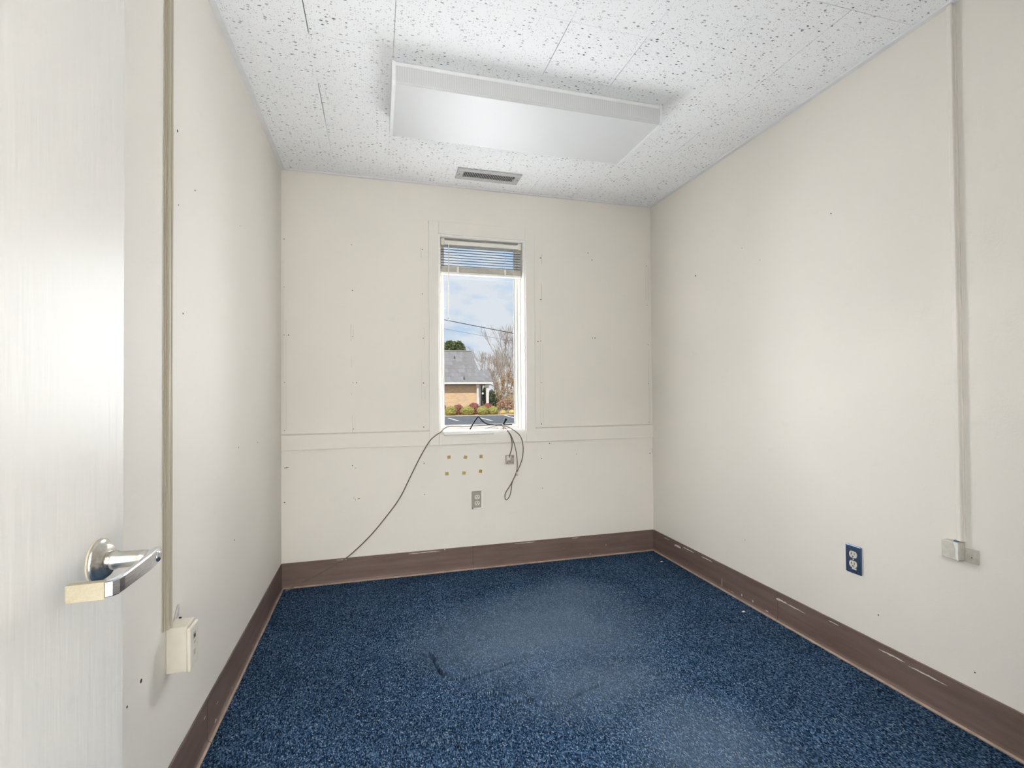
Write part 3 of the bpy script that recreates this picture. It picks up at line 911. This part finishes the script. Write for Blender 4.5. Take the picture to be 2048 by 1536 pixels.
rr = tag(root('cable_raceway', (W, -1.908, 0.61)), 'slim cream painted cable raceway down the right wall', 'raceway')
prof = [(0, -1.922), (0.004, -1.922), (0.005, -1.919), (0.013, -1.918), (0.015, -1.915), (0.015, -1.904), (0.013, -1.902), (0.005, -1.901), (0.004, -1.899), (0, -1.899)]
prism('raceway_channel', prof, lambda p, q, s: Vector((W - p, q, s)), 0.622, H - 0.009, M_wall, rr)
box('raceway_edge', W - 0.003, W, -1.8985, -1.884, 0.622, H - 0.009, M_wall, rr)
jb = tag(root('cable_box', (W, -1.895, 0.557)), 'small paint-splashed cable box at the foot of the right raceway', 'cable box')
b1 = box('box_body', W - 0.030, W, -1.9185, -1.866, 0.5585, 0.6185, M_painted_box, jb, 0.003, 2)
box('cable_notch', W - 0.0195, W - 0.010, -1.909, -1.897, 0.6180, 0.6225, M_blueplate, b1)
smp = bmesh.new()
pts = [(-1.9160, .6187), (-1.9020, .6187), (-1.9060, .606), (-1.9095, .596), (-1.9085, .580), (-1.910, .566), (-1.9130, .5595), (-1.9160, .560)]
smp.faces.new([smp.verts.new((W - 0.0303, y, z)) for y, z in pts])
put('paint_drip', tomesh(smp), M_white, b1)
box('mounting_plate', W - 0.002, W, -1.9185 - 0.040, -1.9187, 0.556, 0.604, M_painted_box, jb, 0.0006, 1)
disc('plate_screw', (W - 0.002, -1.938, 0.574), (-1, 0, 0), 0.002, 0.0004, M_hole, jb)

# ------------------------------------------------------------------ outlets
def outlet(label, c, axis, plate_mat, face_mat, chipped=False):
    """duplex outlet; axis 'y' = on back wall facing -y, 'x' = on right wall facing -x"""
    r = tag(root('wall_outlet', c), label, 'outlet')
    def T(a, d, z):      # a along the wall, d out of the wall
        return Vector((c[0] + a, c[1] - d, c[2] + z)) if axis == 'y' else Vector((c[0] - d, c[1] - a, c[2] + z))
    def bx(name, a0, a1, d0, d1, z0, z1, mat, par, bev=0.0, seg=2):
        p, q = T(a0, d0, z0), T(a1, d1, z1)
        return box(name, min(p.x, q.x), max(p.x, q.x), min(p.y, q.y), max(p.y, q.y), min(p.z, q.z), max(p.z, q.z), mat, par, bev, seg)
    bx('cover_plate', -0.035, 0.035, 0, 0.006, -0.057, 0.057, plate_mat, r, 0.0035, 2)
    for s in (0.0195, -0.0195):
        bm = bmesh.new()
        ring1, ring2 = [], []
        for k in range(24):
            t = 2 * math.pi * k / 24
            a, z = 0.0172 * math.cos(t), 0.0172 * math.sin(t)
            z = max(-0.0135, min(0.0135, z * 1.05))
            ring1.append(bm.verts.new(T(a, 0.0058, s + z)))
            ring2.append(bm.verts.new(T(a * 0.96, 0.0078, s + z * 0.96)))
        for k in range(24): bm.faces.new((ring1[k], ring1[(k + 1) % 24], ring2[(k + 1) % 24], ring2[k]))
        bm.faces.new(ring2); bm.faces.new(ring1[::-1])
        so_ = put('socket_face', tomesh(bm), face_mat, r)
        bx('slot', -0.0080, -0.0055, 0.0077, 0.0081, s - 0.001, s + 0.008, M_dark, so_)
        bx('slot', 0.0052, 0.0074, 0.0077, 0.0081, s, s + 0.0075, M_dark, so_)
        bx('slot', -0.0024, 0.0024, 0.0077, 0.0081, s - 0.0095, s - 0.0048, M_dark, so_)
    nrm = (0, -1, 0) if axis == 'y' else (-1, 0, 0)
    disc('plate_screw', T(0, 0.006, 0), nrm, 0.0032, 0.0008, M_galv, r)
    if chipped:
        bx('paint_edge', 0.0262, 0.0347, 0.0058, 0.0064, -0.054, 0.056, M_white, r)
        bx('paint_edge', -0.024, 0.0262, 0.0058, 0.0064, -0.056, -0.0485, M_white, r)
    else:
        bx('paint_fleck', -0.006, 0.014, 0.0058, 0.0064, -0.0405, -0.034, M_paintchip, r)
    return r
M_ivory = plain('ivory_socket', (0.66, 0.62, 0.52), 0.4, var=0.04)
outlet('worn grey outlet with painted edges below the window', (1.152, 0, 0.437), 'y', M_greyplate, M_ivory, True)
outlet('blue metal outlet plate on the right wall', (W, -1.522, 0.4335), 'x', M_blueplate, M_ivory)

# small cable jack
jk = tag(root('wall_jack', (1.369, 0, 0.686)), 'small square beige wall jack with a cable, under the right side of the window', 'wall jack')
M_jack = plain('dirty_beige_jack', (0.40, 0.34, 0.28), 0.5, var=0.25, scale=160)
jb0 = box('jack_base', 1.341, 1.398, -0.012, 0, 0.657, 0.715, M_jack, jk, 0.003, 2)
box('jack_cover', 1.345, 1.372, -0.020, -0.012, 0.682, 0.712, M_almond_pale, jk, 0.003, 2)
for (x, z) in ((1.352, 0.666), (1.366, 0.676), (1.388, 0.704), (1.388, 0.668)):
    disc('terminal_screw', (x, -0.012, z), (0, -1, 0), 0.0042, 0.002, M_chrome, jb0)
box('cable_clamp', 1.3735, 1.384, -0.0175, -0.012, 0.674, 0.706, M_stain, jk, 0.001, 1)

# six squares of old adhesive
TAPE = [(898, 914.5, 'upper left adhesive square of the six below the window', 6), (931, 914.5, 'tilted upper middle adhesive square below the window', -14), (962, 913, 'upper right adhesive square below the window, nearest the jack', 3),
        (894, 947.5, 'lower left adhesive square, lowest of the six below the window', 0), (928, 946, 'lower middle adhesive square below the window, above the grey outlet', -2), (961, 942.5, 'lower right adhesive square below the window', -9)]
for u, v, lab, rot in TAPE:
    p = hit(u, v, 1, 0)
    s = 0.0102
    bm = bmesh.new()
    ca, sa = math.cos(math.radians(rot)), math.sin(math.radians(rot))
    pts = []
    rnd = random.Random(int(u * 3 + v))
    base = [(-1, -1), (0, -1.02), (1, -1), (1.02, 0), (1, 1), (0, 0.98), (-1, 1), (-1.02, 0)]
    fr0, bk0 = [], []
    for a, b in base:
        a += rnd.uniform(-.06, .06); b += rnd.uniform(-.06, .06)
        x, z = (a * ca - b * sa) * s, (a * sa + b * ca) * s
        fr0.append(bm.verts.new((p.x + x * 0.97, -0.0016, p.z + z * 0.97)))
        bk0.append(bm.verts.new((p.x + x, 0, p.z + z)))
    bm.faces.new(fr0); bm.faces.new(bk0[::-1])
    for k in range(8): bm.faces.new((fr0[k], fr0[(k + 1) % 8], bk0[(k + 1) % 8], bk0[k]))
    tag(put('adhesive_square', tomesh(bm), M_tape), lab, 'adhesive', 'six adhesive squares below the window')

# ------------------------------------------------------------------ cables
RC = 0.0034
def wallpts(lst, y):
    return [hit(u, v, 1, y) for u, v in lst]
SZ = OZ0 + 0.010
c1 = [Vector((0.030, -0.045, RC)), Vector((0.055, -0.030, RC + 0.004)), Vector((0.085, -0.016 - RC - 0.002, 0.020))]
c1 += wallpts([(640, 1147), (672, 1129)], -0.004 - RC)
c1 += wallpts([(700, 1110), (740, 1072), (775, 1030), (800, 995), (820, 955)], -RC - 0.001)
c1 += [hit(840, 915, 1, -RC - 0.010), hit(858, 884, 1, -CT - RC), hit(870, 872, 1, -CT - RC - 0.003)]
c1 += [hit(881, 864.5, 1, -0.014), Vector((hit(895, 860, 1, 0.02).x, 0.018, SZ + 0.026)), hit(925, 853.5, 1, 0.030), hit(952, 851.5, 1, 0.034), hit(985, 850, 1, 0.034), hit(1004, 851, 1, 0.02)]
tag(tube('long_cable', c1, RC, M_cable), 'long grey-brown cable running from the floor corner up to the window sill', 'cable')
loop = [hit(1004, 851, 1, 0.014), hit(1016, 854, 1, 0.004), hit(1030, 862, 1, -0.012), hit(1041, 873, 1, -0.024), hit(1046, 890, 1, -0.026), hit(1045.5, 912, 1, -0.016), hit(1041, 928, 1, -0.010), hit(1034, 944, 1, -0.008), hit(1026, 960, 1, -0.006),
        hit(1019, 973, 1, -0.005), hit(1011, 986, 1, -0.005), hit(1010, 996, 1, -0.005), hit(1013, 999.5, 1, -0.005), hit(1019, 993, 1, -0.005), hit(1022.5, 979, 1, -0.006), hit(1024, 966, 1, -0.012), hit(1032, 946, 1, -0.016), hit(1034.5, 932, 1, -0.016),
        hit(1033, 908, 1, -0.018), hit(1028, 886, 1, -0.024), hit(1021, 869, 1, -0.022), hit(1013, 859, 1, 0.0), hit(1006, 854, 1, 0.02)]
tag(tube('hanging_cable_loop', loop, 0.0030, M_cable), 'grey-brown cable hanging in a long loop right of the wall jack', 'cable')
jc = [hit(1003, 856, 1, 0.03), hit(1012, 861, 1, 0.004), hit(1020, 869, 1, -0.020), hit(1024, 884, 1, -0.028), hit(1023.5, 897, 1, -0.024), hit(1020.5, 907, 1, -0.020), hit(1018.5, 915, 1, -0.019)]
tag(tube('jack_cable', jc, 0.0032, M_cable), 'short cable dropping from the sill into the wall jack', 'cable')
bc = [hit(938.5, 863, 1, -0.004), hit(943, 853, 1, 0.005), hit(949, 843, 1, 0.012), hit(954.5, 835.5, 1, 0.016), hit(956.5, 834, 1, 0.017), hit(959, 835.5, 1, 0.018), hit(965, 842, 1, 0.022), hit(973, 847.5, 1, 0.028), hit(985, 849.5, 1, 0.034), hit(1000, 849.5, 1, 0.040), hit(1014, 849.5, 1, 0.044), hit(1024, 849.0, 1, 0.046)]
tag(tube('black_cable', bc, 0.0040, M_cable_dark), 'stiff black cable bent to a peak in front of the window pane', 'cable')
tw = [hit(942, 864.5, 1, -0.006), hit(953, 861, 1, 0.006), hit(966, 859, 1, 0.014), hit(978, 855.5, 1, 0.024), hit(989, 852.5, 1, 0.030), hit(999, 850.5, 1, 0.028)]
tag(tube('thin_wire', tw, 0.0018, M_cable), 'thin grey wire lying across the sill behind the white strip', 'wire')
p = hit(1033.5, 948, 1, -0.010)
bm = bmesh.new()
tube_bm(bm, [p + Vector((0.003, -0.006, -0.010)), p + Vector((0, -0.006, 0.002)), p + Vector((-0.004, -0.006, 0.014))], [0.0062, 0.0056, 0.0036], 8)
tag(put('cable_connector', tomesh(bm), M_almond_pale, None, True), 'small pale connector clipped on the hanging cable loop', 'connector')

# ------------------------------------------------------------------ ceiling fixture
lf = tag(root('ceiling_light', (1.2, -0.92, H)), 'long white ceiling light with prismatic acrylic cover', 'ceiling light')
LX0, LX1, LY0, LY1, LD = 0.597, 1.803, -1.132, -0.708, 0.090
box('light_pan', LX0 + 0.004, LX1 - 0.004, LY0 + 0.002, LY1 - 0.002, H - 0.018, H - 0.0006, M_lampwhite, lf, 0.002, 1)
for x in (LX0, LX1 - 0.014):
    bm = bmesh.new()
    pr = [(LY0 - 0.002, H - 0.0006), (LY0 - 0.002, H - LD + 0.012), (LY0 + 0.006, H - LD), (LY1 - 0.006, H - LD), (LY1 + 0.002, H - LD + 0.012), (LY1 + 0.002, H - 0.0006)]
    a = [bm.verts.new((x, y, z)) for y, z in pr]
    b = [bm.verts.new((x + 0.014, y, z)) for y, z in pr]
    bm.faces.new(a); bm.faces.new(b[::-1])
    for k in range(6): bm.faces.new((a[k], a[(k + 1) % 6], b[(k + 1) % 6], b[k]))
    put('end_cap', tomesh(bm), M_lampwhite, lf)
pr = [(LY0 + 0.0005, H - 0.0182), (LY0 + 0.002, H - LD + 0.014), (LY0 + 0.009, H - LD + 0.003), (LY1 - 0.009, H - LD + 0.003), (LY1 - 0.002, H - LD + 0.014), (LY1 - 0.0005, H - 0.0182)]
prism('diffuser', pr, lambda p, q, s: Vector((s, p, q)), LX0 + 0.0142, LX1 - 0.0142, M_diffuser, lf)

# ceiling register
vt = tag(root('ceiling_vent', (1.19, -0.212, H)), 'long grey metal ceiling register with dark slots', 'vent')
VX0, VX1, VY0, VY1 = 0.998, 1.387, -0.282, -0.143
IX0, IX1, IY0, IY1 = 1.036, 1.352, -0.250, -0.178
box('vent_cavity', IX0 - 0.002, IX1 + 0.002, IY0 - 0.002, IY1 + 0.002, H - 0.0030, H - 0.0012, M_dark, vt)
for b in ((VX0, VX1, VY0, IY0), (VX0, VX1, IY1, VY1), (VX0, IX0, IY0, IY1), (IX1, VX1, IY0, IY1)):
    box('vent_frame', b[0], b[1], b[2], b[3], H - 0.0085, H - 0.001, M_galv, vt, 0.0008, 1)
nb = 30
for k in range(nb):
    x = IX0 + (k + 0.5) / nb * (IX1 - IX0 - 0.012)
    box('louver_blade', x - 0.0013, x + 0.0013, IY0, IY1, H - 0.0075, H - 0.0031, M_galv, vt)
for x in (VX0 + 0.016, VX1 - 0.013):
    disc('vent_screw', (x, -0.212, H - 0.0085), (0, 0, -1), 0.004, 0.0008, M_dark, vt)
box('damper_lever', IX1 - 0.010, IX1 - 0.004, -0.225, -0.190, H - 0.011, H - 0.0031, M_galv, vt)

# lint on the carpet
for (u, v, lab) in ((1487, 1223, 'tiny white scrap on the carpet by the right baseboard'), (1323, 1123, 'pale lint scrap on the carpet in the far right corner')):
    p = hit(u, v, 2, 0.004)
    bm = bmesh.new()
    bmesh.ops.create_icosphere(bm, subdivisions=2, radius=0.006)
    for vv in bm.verts:
        f_ = 1 + 0.5 * noise.noise(vv.co * 300 + Vector((u, v, 0)))
        vv.co = Vector((vv.co.x * 1.5 * f_, vv.co.y * 0.8 * f_, vv.co.z * 0.5 * f_)) + p
    tag(put('lint_scrap', tomesh(bm), M_scrap), lab, 'lint')

# ------------------------------------------------------------------ corridor behind the viewer
def hall():
    hx0, hx1, hy0, hy1 = -0.9, 2.9, -4.7, -3.12
    for nm, b, lab in (('wall_corridor_left', (hx0 - .1, hx0, hy0, hy1, 0, H), 'left end wall of the corridor behind the viewer'), ('wall_corridor_right', (hx1, hx1 + .1, hy0, hy1, 0, H), 'right end wall of the corridor behind the viewer'),
                   ('wall_corridor_far', (hx0, hx1, hy0 - .1, hy0, 0, H), 'cream far wall of the corridor behind the viewer')):
        tag(box(nm, *b, M_wall), lab, 'wall', kind='structure')
    tag(boxes('wall_corridor_near', [(hx0, -0.1, hy1, -3.0, 0, H), (W + .1, hx1, hy1, -3.0, 0, H)], M_wall), 'corridor wall beside the doorway behind the viewer', 'wall', kind='structure')
    tag(box('floor_corridor', hx0 - .1, hx1 + .1, hy0 - .1, hy1, -0.03, 0.0, M_carpet), 'blue carpet of the corridor behind the viewer', 'floor', kind='structure')
    tag(box('ceiling_corridor', hx0 - .1, hx1 + .1, hy0 - .1, hy1, H, H + 0.1, M_ceil_trim), 'white corridor ceiling behind the viewer', 'ceiling', kind='structure')
    hl = tag(root('corridor_fill_pan', (-0.1, -3.95, H)), 'flat white pan added above a fill light in the corridor behind the viewer', 'ceiling light')  # pan added to go with the downward fill, unseen from the room
    box('light_pan', -0.7, 0.5, -4.25, -3.65, H - 0.05, H - 0.001, M_white, hl, 0.004)  # added pan above the corridor fill light
hall()

# ------------------------------------------------------------------ outdoors
G = -0.5
gx0, gx1 = -40, 70
kerb_y = 28.75
tag(box('ground', gx0, gx1, 31.0, 130, G - 0.3, G, M_grass), 'winter lawn behind the planting bed outside', 'ground', kind='structure')
tag(box('parking_lot', gx0, gx1, 0.3, kerb_y, G - 0.3, G, M_asphalt), 'blue-grey asphalt parking lot outside the window', 'pavement', kind='structure')
tag(box('planting_bed', gx0, gx1, kerb_y + 0.15, 31.0, G - 0.3, G + 0.01, M_bed), 'tan pine-straw bed under the clipped bushes outside', 'ground', kind='structure')
tag(box('kerb', gx0, gx1, kerb_y, kerb_y + 0.15, G - 0.3, G + 0.03, M_kerb), 'pale concrete kerb between asphalt and planting bed', 'kerb', kind='structure')
STR = [((897, 836), (917, 842), 'white parking line at the left of the asphalt'), ((960, 835.5), (984, 841.5), 'white parking line in the middle of the asphalt'), ((1009, 830.5), (1031, 836.5), 'white parking line at the right of the asphalt')]
for a, b, lab in STR:
    A, B = hit(*a, 2, G), hit(*b, 2, G)
    A.y = min(A.y, kerb_y - 0.05)
    d = (B - A).normalized()
    nn = Vector((-d.y, d.x, 0)) * 0.07
    bm = bmesh.new()
    lo_ = [bm.verts.new(q) for q in (A + nn, B + nn, B - nn, A - nn)]
    hi_ = [bm.verts.new(q.co + Vector((0, 0, 0.004))) for q in lo_]
    bm.faces.new(lo_[::-1]); bm.faces.new(hi_)
    for k in range(4): bm.faces.new((lo_[k], lo_[(k + 1) % 4], hi_[(k + 1) % 4], hi_[k]))
    tag(put('parking_line', tomesh(bm), M_extwhite), lab, 'road marking', 'parking lines on the asphalt')

# house across the lot
HY = 32.0
hs = tag(root('brick_house', (0, HY, G)), 'tan brick house with grey shingle roof and white porch posts across the lot', 'house')
def hp(u, v, y): return hit(u, v, 1, y)
hxr = hp(953, 790, HY).x
ztop = hp(920, 771.5, HY).z
box('brick_wall', -14, hxr, HY, HY + 9, G, ztop, M_brick, hs)
EY = HY - 0.55
ze0, ze1 = hp(920, 768, EY).z, hp(920, 764.5, EY).z
xe = hp(985, 766, EY).x
box('soffit', -14.3, xe - 0.1, EY + 0.05, HY + 9.4, ze0 - 0.02, ze0 + 0.06, M_soffit, hs)
box('frieze_board', -14, hp(972, 770, HY).x + 0.2, HY - 0.05, HY - 0.001, ztop, ze0 - 0.02, M_soffit, hs)
box('gutter', -14.4, xe, EY - 0.1, EY + 0.05, ze0, ze1, M_extwhite, hs)
RY = HY + 4.5
rz = hp(915, 702.5, RY).z
rx = hp(942, 703, RY).x
xm = hp(968, 765, EY).x
def polyhedron(name, quads, thick, mat, parent):
    bm = bmesh.new()
    for q in quads:
        a = [bm.verts.new(v) for v in q]
        b = [bm.verts.new(Vector(v) - Vector((0, 0, thick))) for v in q]
        bm.faces.new(a); bm.faces.new(b[::-1])
        for k in range(len(q)): bm.faces.new((a[k], a[(k + 1) % len(q)], b[(k + 1) % len(q)], b[k]))
    return put(name, tomesh(bm), mat, parent)
ez = ze1 + 0.02
polyhedron('roof', [[(-14.5, EY, ez), (xm, EY, ez), (rx, RY, rz), (-14.5, RY, rz)], [(xm, EY, ez), (xm + 0.2, HY + 9.5, ez), (rx, RY, rz)], [(-14.5, RY, rz), (rx, RY, rz), (xm + 0.2, HY + 9.5, ez), (-14.5, HY + 9.5, ez)]], 0.12, M_roof, hs)
PY = HY + 1.6
pz = hp(970, 740.5, PY).z
px0, px1 = hp(955, 741, PY).x, hp(978.5, 741, PY).x
polyhedron('porch_roof', [[(xm - 1.2, EY - 0.03, ez), (xe, EY - 0.03, ez), (px1, PY, pz), (px0 - 0.3, PY, pz)], [(xe, EY - 0.03, ez), (xe + 0.1, HY + 5, ez), (px1, PY, pz)], [(px0 - 0.3, PY, pz), (px1, PY, pz), (xe + 0.1, HY + 5, ez), (px0 - 0.3, HY + 5, ez)]], 0.10, M_roof, hs)
rcap = box('ridge_cap', -14.5, rx, RY - 0.12, RY + 0.12, rz - 0.02, rz + 0.06, M_soffit, hs)
for (u, v) in ((909, 717), (928, 759)):
    # roof vents sitting on the front slope
    t_ = None
    best = None
    for k in range(200):
        yy = EY + (RY - EY) * k / 199
        q = hp(u, v, yy)
        zz = ez + (rz - ez) * k / 199
        if best is None or abs(q.z - zz) < best[0]: best = (abs(q.z - zz), q)
    q = best[1]
    tube('roof_vent', [q - Vector((0, 0, 0.1)), q + Vector((0, 0, 0.22))], 0.05, M_extdoor, hs, 8, False)
# porch
for (u0, u1, v0) in ((953.5, 957, 769), (972.3, 977.3, 771)):
    a, b = hp(u0, v0, HY - 0.3), hp(u1, v0, HY - 0.3)
    pst = box('porch_post', a.x, b.x, HY - 0.35, HY - 0.2, G, ze0 - 0.02, M_extwhite, hs)
    box('post_capital', a.x - 0.04, b.x + 0.04, HY - 0.39, HY - 0.16, ze0 - 0.14, ze0 - 0.021, M_extwhite, pst)
a, b = hp(957, 780, HY + 0.3), hp(961.5, 780, HY + 0.3)
sdl = box('porch_side_panel', a.x, b.x, HY + 0.3, HY + 0.4, G, ze0 - 0.02, M_extwhite, hs)
a, b = hp(961.5, 780, HY + 0.5), hp(965, 780, HY + 0.5)
pdr = box('entrance_door', a.x, b.x, HY + 0.5, HY + 0.56, G, ze0 - 0.1, M_extdoor, hs)
q = hp(965.5, 787, HY + 0.2)
k_ = NT('porch_lamp_glow'); k_.b.inputs['Emission Color'].default_value = (1, .95, .85, 1); k_.b.inputs['Emission Strength'].default_value = 1.2
lathe('porch_lamp', q, (0, 0, 1), [(0.03, -0.06), (0.06, -0.03), (0.06, 0.04), (0.02, 0.07)], k_.m, hs, 10)

# bushes
def bush(name, label, cat, u0, u1, v0, v1, y, mat, group, rough=0.14, squash=1.0, sub=4):
    a, b = hit(u0, (v0 + v1) / 2, 1, y), hit(u1, (v0 + v1) / 2, 1, y)
    zt = hit((u0 + u1) / 2, v0, 1, y).z
    zb = G - 0.02
    rx_, rz_ = abs(b.x - a.x) / 2, (zt - zb) / 2
    c = Vector(((a.x + b.x) / 2, y, zb + rz_ * 0.92))
    bm = bmesh.new()
    bmesh.ops.create_icosphere(bm, subdivisions=sub, radius=1.0)
    rnd = random.Random(int(u0 * 7 + v0))
    for v in bm.verts:
        n_ = noise.noise(v.co * 2.2 + Vector((u0, v0, 0))) * 0.09 + noise.noise(v.co * 7 + Vector((v0, u0, 1))) * 0.07 + rnd.uniform(-1, 1) * rough * 0.45
        p = v.co * (1 + n_)
        v.co = Vector((p.x * rx_, p.y * rx_ * 0.95, max(-0.93, p.z) * rz_)) + c
    return tag(put(name, tomesh(bm), mat), label, cat, group)
GB = 'clipped green bushes outside the window'
bush('round_bush', 'round green bush at the left edge of the window view', 'bush', 889, 914, 811.5, 831, 29.9, M_green, GB)
bush('round_bush', 'second round green bush from the left outside the window', 'bush', 921, 948.5, 811.5, 831, 29.9, M_green, GB)
bush('round_bush', 'third round green bush from the left outside the window', 'bush', 954, 977, 811.5, 830, 29.9, M_green, GB)
bush('round_bush', 'rightmost round green bush, below the white porch post', 'bush', 976.5, 996.5, 812, 829, 30.1, M_green, GB)
RB = 'red bushes behind the green ones'
bush('red_bush', 'cropped red bush at the left edge of the window view', 'bush', 880, 892, 806, 824, 31.0, M_red, RB, 0.3)
bush('red_bush', 'dark red bush between the first two green bushes', 'bush', 906, 926, 808.5, 826, 30.9, M_red, RB, 0.3)
bush('red_bush', 'tall dark red bush in front of the white porch panel', 'bush', 937, 959, 805.5, 828, 30.9, M_red, RB, 0.3)
bush('red_bush', 'low red bush behind the two rightmost green bushes', 'bush', 965, 988, 806, 824, 31.1, M_red, RB, 0.3)
GG = 'golden grass tufts by the kerb'
bush('grass_tuft', 'small golden grass tuft right of the green bushes', 'grass', 1000, 1012, 820, 828, 30.2, M_gold, GG, 0.35, sub=3)
bush('grass_tuft', 'golden grass tuft at the right edge of the window view', 'grass', 1018, 1030, 819.5, 828, 30.3, M_gold, GG, 0.35, sub=3)

def leaf_cloud(bm, c, r, n, size, rnd, shell=0.55):
    for _ in range(n):
        while True:
            d = Vector((rnd.uniform(-1, 1), rnd.uniform(-1, 1), rnd.uniform(-1, 1)))
            if 0.05 < d.length < 1: break
        d = d.normalized() * (shell + (1 - shell) * rnd.random())
        p = Vector((c[0] + d.x * r[0], c[1] + d.y * r[1], c[2] + d.z * r[2]))
        a = Vector((rnd.uniform(-1, 1), rnd.uniform(-1, 1), rnd.uniform(-1, 1))).normalized()
        b = a.cross(Vector((rnd.uniform(-1, 1), rnd.uniform(-1, 1), rnd.uniform(-1, 1)))).normalized()
        s = size * rnd.uniform(0.6, 1.3)
        bm.faces.new([bm.verts.new(p + a * s), bm.verts.new(p + b * s * 0.6), bm.verts.new(p - a * s), bm.verts.new(p - b * s * 0.6)])
def leafy(name, label, cat, blobs, y, n, size, mat, trunk=None, seed=1, group=None):
    rnd = random.Random(seed)
    bm = bmesh.new()
    xs = []
    for u0, u1, v0, v1 in blobs:
        a, b = hit(u0, v0, 1, y), hit(u1, v1, 1, y)
        c = (a + b) / 2
        r = (abs(b.x - a.x) / 2, abs(b.x - a.x) / 2, abs(a.z - b.z) / 2)
        xs.append(c)
        leaf_cloud(bm, c, r, n, size, rnd, 0.25)
    base = xs[0]
    r_ = tag(root(name, (base.x, y, G)), label, cat, group)
    put('foliage', tomesh_raw(bm), mat, r_)
    bt = bmesh.new()
    for c in (xs if trunk == 'many' else xs[:1]):
        st = Vector((base.x + (c.x - base.x) * 0.15, y, G - 0.05))
        tube_bm(bt, [st, st.lerp(c, 0.5) + Vector((rnd.uniform(-.05, .05), 0, 0)), c], [0.10, 0.07, 0.02] if trunk else [0.05, 0.04, 0.01], 6)
    put('trunk', tomesh(bt), M_bark, r_)
    return r_
def tomesh_raw(bm):
    me = bpy.data.meshes.new('m')
    bm.to_mesh(me)
    bm.free()
    return me
leafy('dry_shrub', 'bushy pinkish tan dry shrub at the right of the window view', 'shrub', [(992, 1006, 803, 818), (999, 1012, 797, 813), (1008, 1022, 792, 812), (1017, 1031, 797, 815), (1002, 1018, 803, 820), (1014, 1030, 806, 820)], 32.0, 520, 0.05, M_tan, 'many', 3)
leafy('evergreen_tree', 'green leafy tree rising behind the house roof', 'tree', [(882, 898, 685, 705), (892, 906, 681, 696), (901, 915, 682.5, 700), (912, 924, 681, 697), (918, 932, 687, 712), (885, 910, 692, 722), (904, 928, 696, 722)], 46.0, 520, 0.13, M_pine, True, 4)
leafy('evergreen_shrub', 'dark green shrub seen beside the right porch post', 'shrub', [(964, 976, 774, 812), (976, 992, 778, 818), (984, 1000, 796, 822)], 39.0, 1100, 0.09, M_under, 'many', 5)
leafy('tan_brush', 'tall tan brush behind the pinkish dry shrub', 'shrub', [(986, 1004, 776, 806), (996, 1016, 764, 800), (1010, 1034, 770, 802), (1000, 1012, 744, 778), (1012, 1026, 736, 776), (1020, 1036, 748, 780), (988, 1000, 756, 786)], 44.0, 330, 0.07, M_brush, 'many', 6)

def bare_tree(name, label, ux, y, vtop, seed, spread=0.5, lean=0.0, depth=6, gauge=1.0):
    rnd = random.Random(seed)
    base = hit(ux, 800, 1, y)
    base.z = G
    top = hit(ux, vtop, 1, y).z
    hgt = top - G
    r_ = tag(root(name, base), label, 'tree', 'bare trees behind the house')
    bt, bb_ = bmesh.new(), bmesh.new()
    def grow(p, d, ln, rad, lev):
        q = p
        pts, rr_ = [p], [rad]
        for k in range(3):
            d = (d + Vector((rnd.uniform(-1, 1), rnd.uniform(-1, 1), rnd.uniform(-0.4, 0.7))) * 0.13).normalized()
            q = q + d * ln / 3
            pts.append(q)
            rr_.append(rad * (1 - 0.18 * (k + 1)))
        tube_bm(bt if lev == 0 else bb_, pts, rr_, 6 if lev < 2 else 3, lev < 2)
        if lev >= depth: return
        nch = 2 if rnd.random() < 0.35 else 3
        for c in range(nch + (1 if lev == 0 else 0)):
            ax = Vector((rnd.uniform(-1, 1), rnd.uniform(-1, 1), rnd.uniform(-0.2, 0.5)))
            nd = (d + ax * spread * (0.6 + 0.6 * rnd.random())).normalized()
            t = rnd.choice((1.0, 0.66, 1.0)) if c else 1.0
            st = pts[-1] if t == 1.0 else pts[2]
            grow(st, nd, ln * rnd.uniform(0.66, 0.84), max(rad * rnd.uniform(0.5, 0.66), 0.011 * gauge), lev + 1)
    grow(base, Vector((lean, 0, 1)).normalized(), hgt * 0.24, 0.13 * gauge * hgt / 9, 0)
    put('trunk', tomesh_raw(bt), M_bark, r_, True)
    put('branches', tomesh_raw(bb_), M_twig, r_)
    return r_
bare_tree('bare_tree', 'tallest bare tree at the right edge of the window view', 1016, 44, 618, 11, 0.42, 0.02)
bare_tree('bare_tree', 'leaning bare tree with a long slanting limb over the brush', 1024, 40, 690, 12, 0.55, -0.55)
bare_tree('bare_tree', 'bare tree just right of the sloping roof edge', 972, 50, 676, 13, 0.5, -0.05)
bare_tree('bare_tree', 'grey bare tree above the porch roof', 988, 53, 690, 14, 0.55, 0.05)
bare_tree('bare_tree', 'bare tree behind the tall tan brush', 1002, 56, 672, 15, 0.5)
bare_tree('bare_tree', 'slim bare tree between the tallest tree and the roof', 1034, 50, 660, 16, 0.5, -0.1)
bare_tree('bare_tree', 'low bare tree rising behind the porch roof corner', 996, 47, 716, 17, 0.6)
bare_tree('bare_tree', 'low bare tree at the far right beside the brush', 1010, 60, 700, 18, 0.6)

# overhead wires
for (a, b, y, lab) in (((880, 629), (1036, 660), 24.0, 'upper dark overhead wire sagging across the sky'), ((880, 648), (1036, 676), 26.0, 'lower faint overhead wire across the sky')):
    A, B = hit(*a, 1, y), hit(*b, 1, y)
    A2, B2 = A + (A - B) * 2, B + (B - A) * 2
    pts = []
    for k in range(25):
        t = k / 24
        q = A2.lerp(B2, t)
        q.z -= 0.25 * (1 - (2 * t - 1) ** 2)
        pts.append(q)
    tag(tube('overhead_wire', pts, 0.018 if y < 25 else 0.006, M_black, None, 5, False), lab, 'wire', 'overhead wires outside')
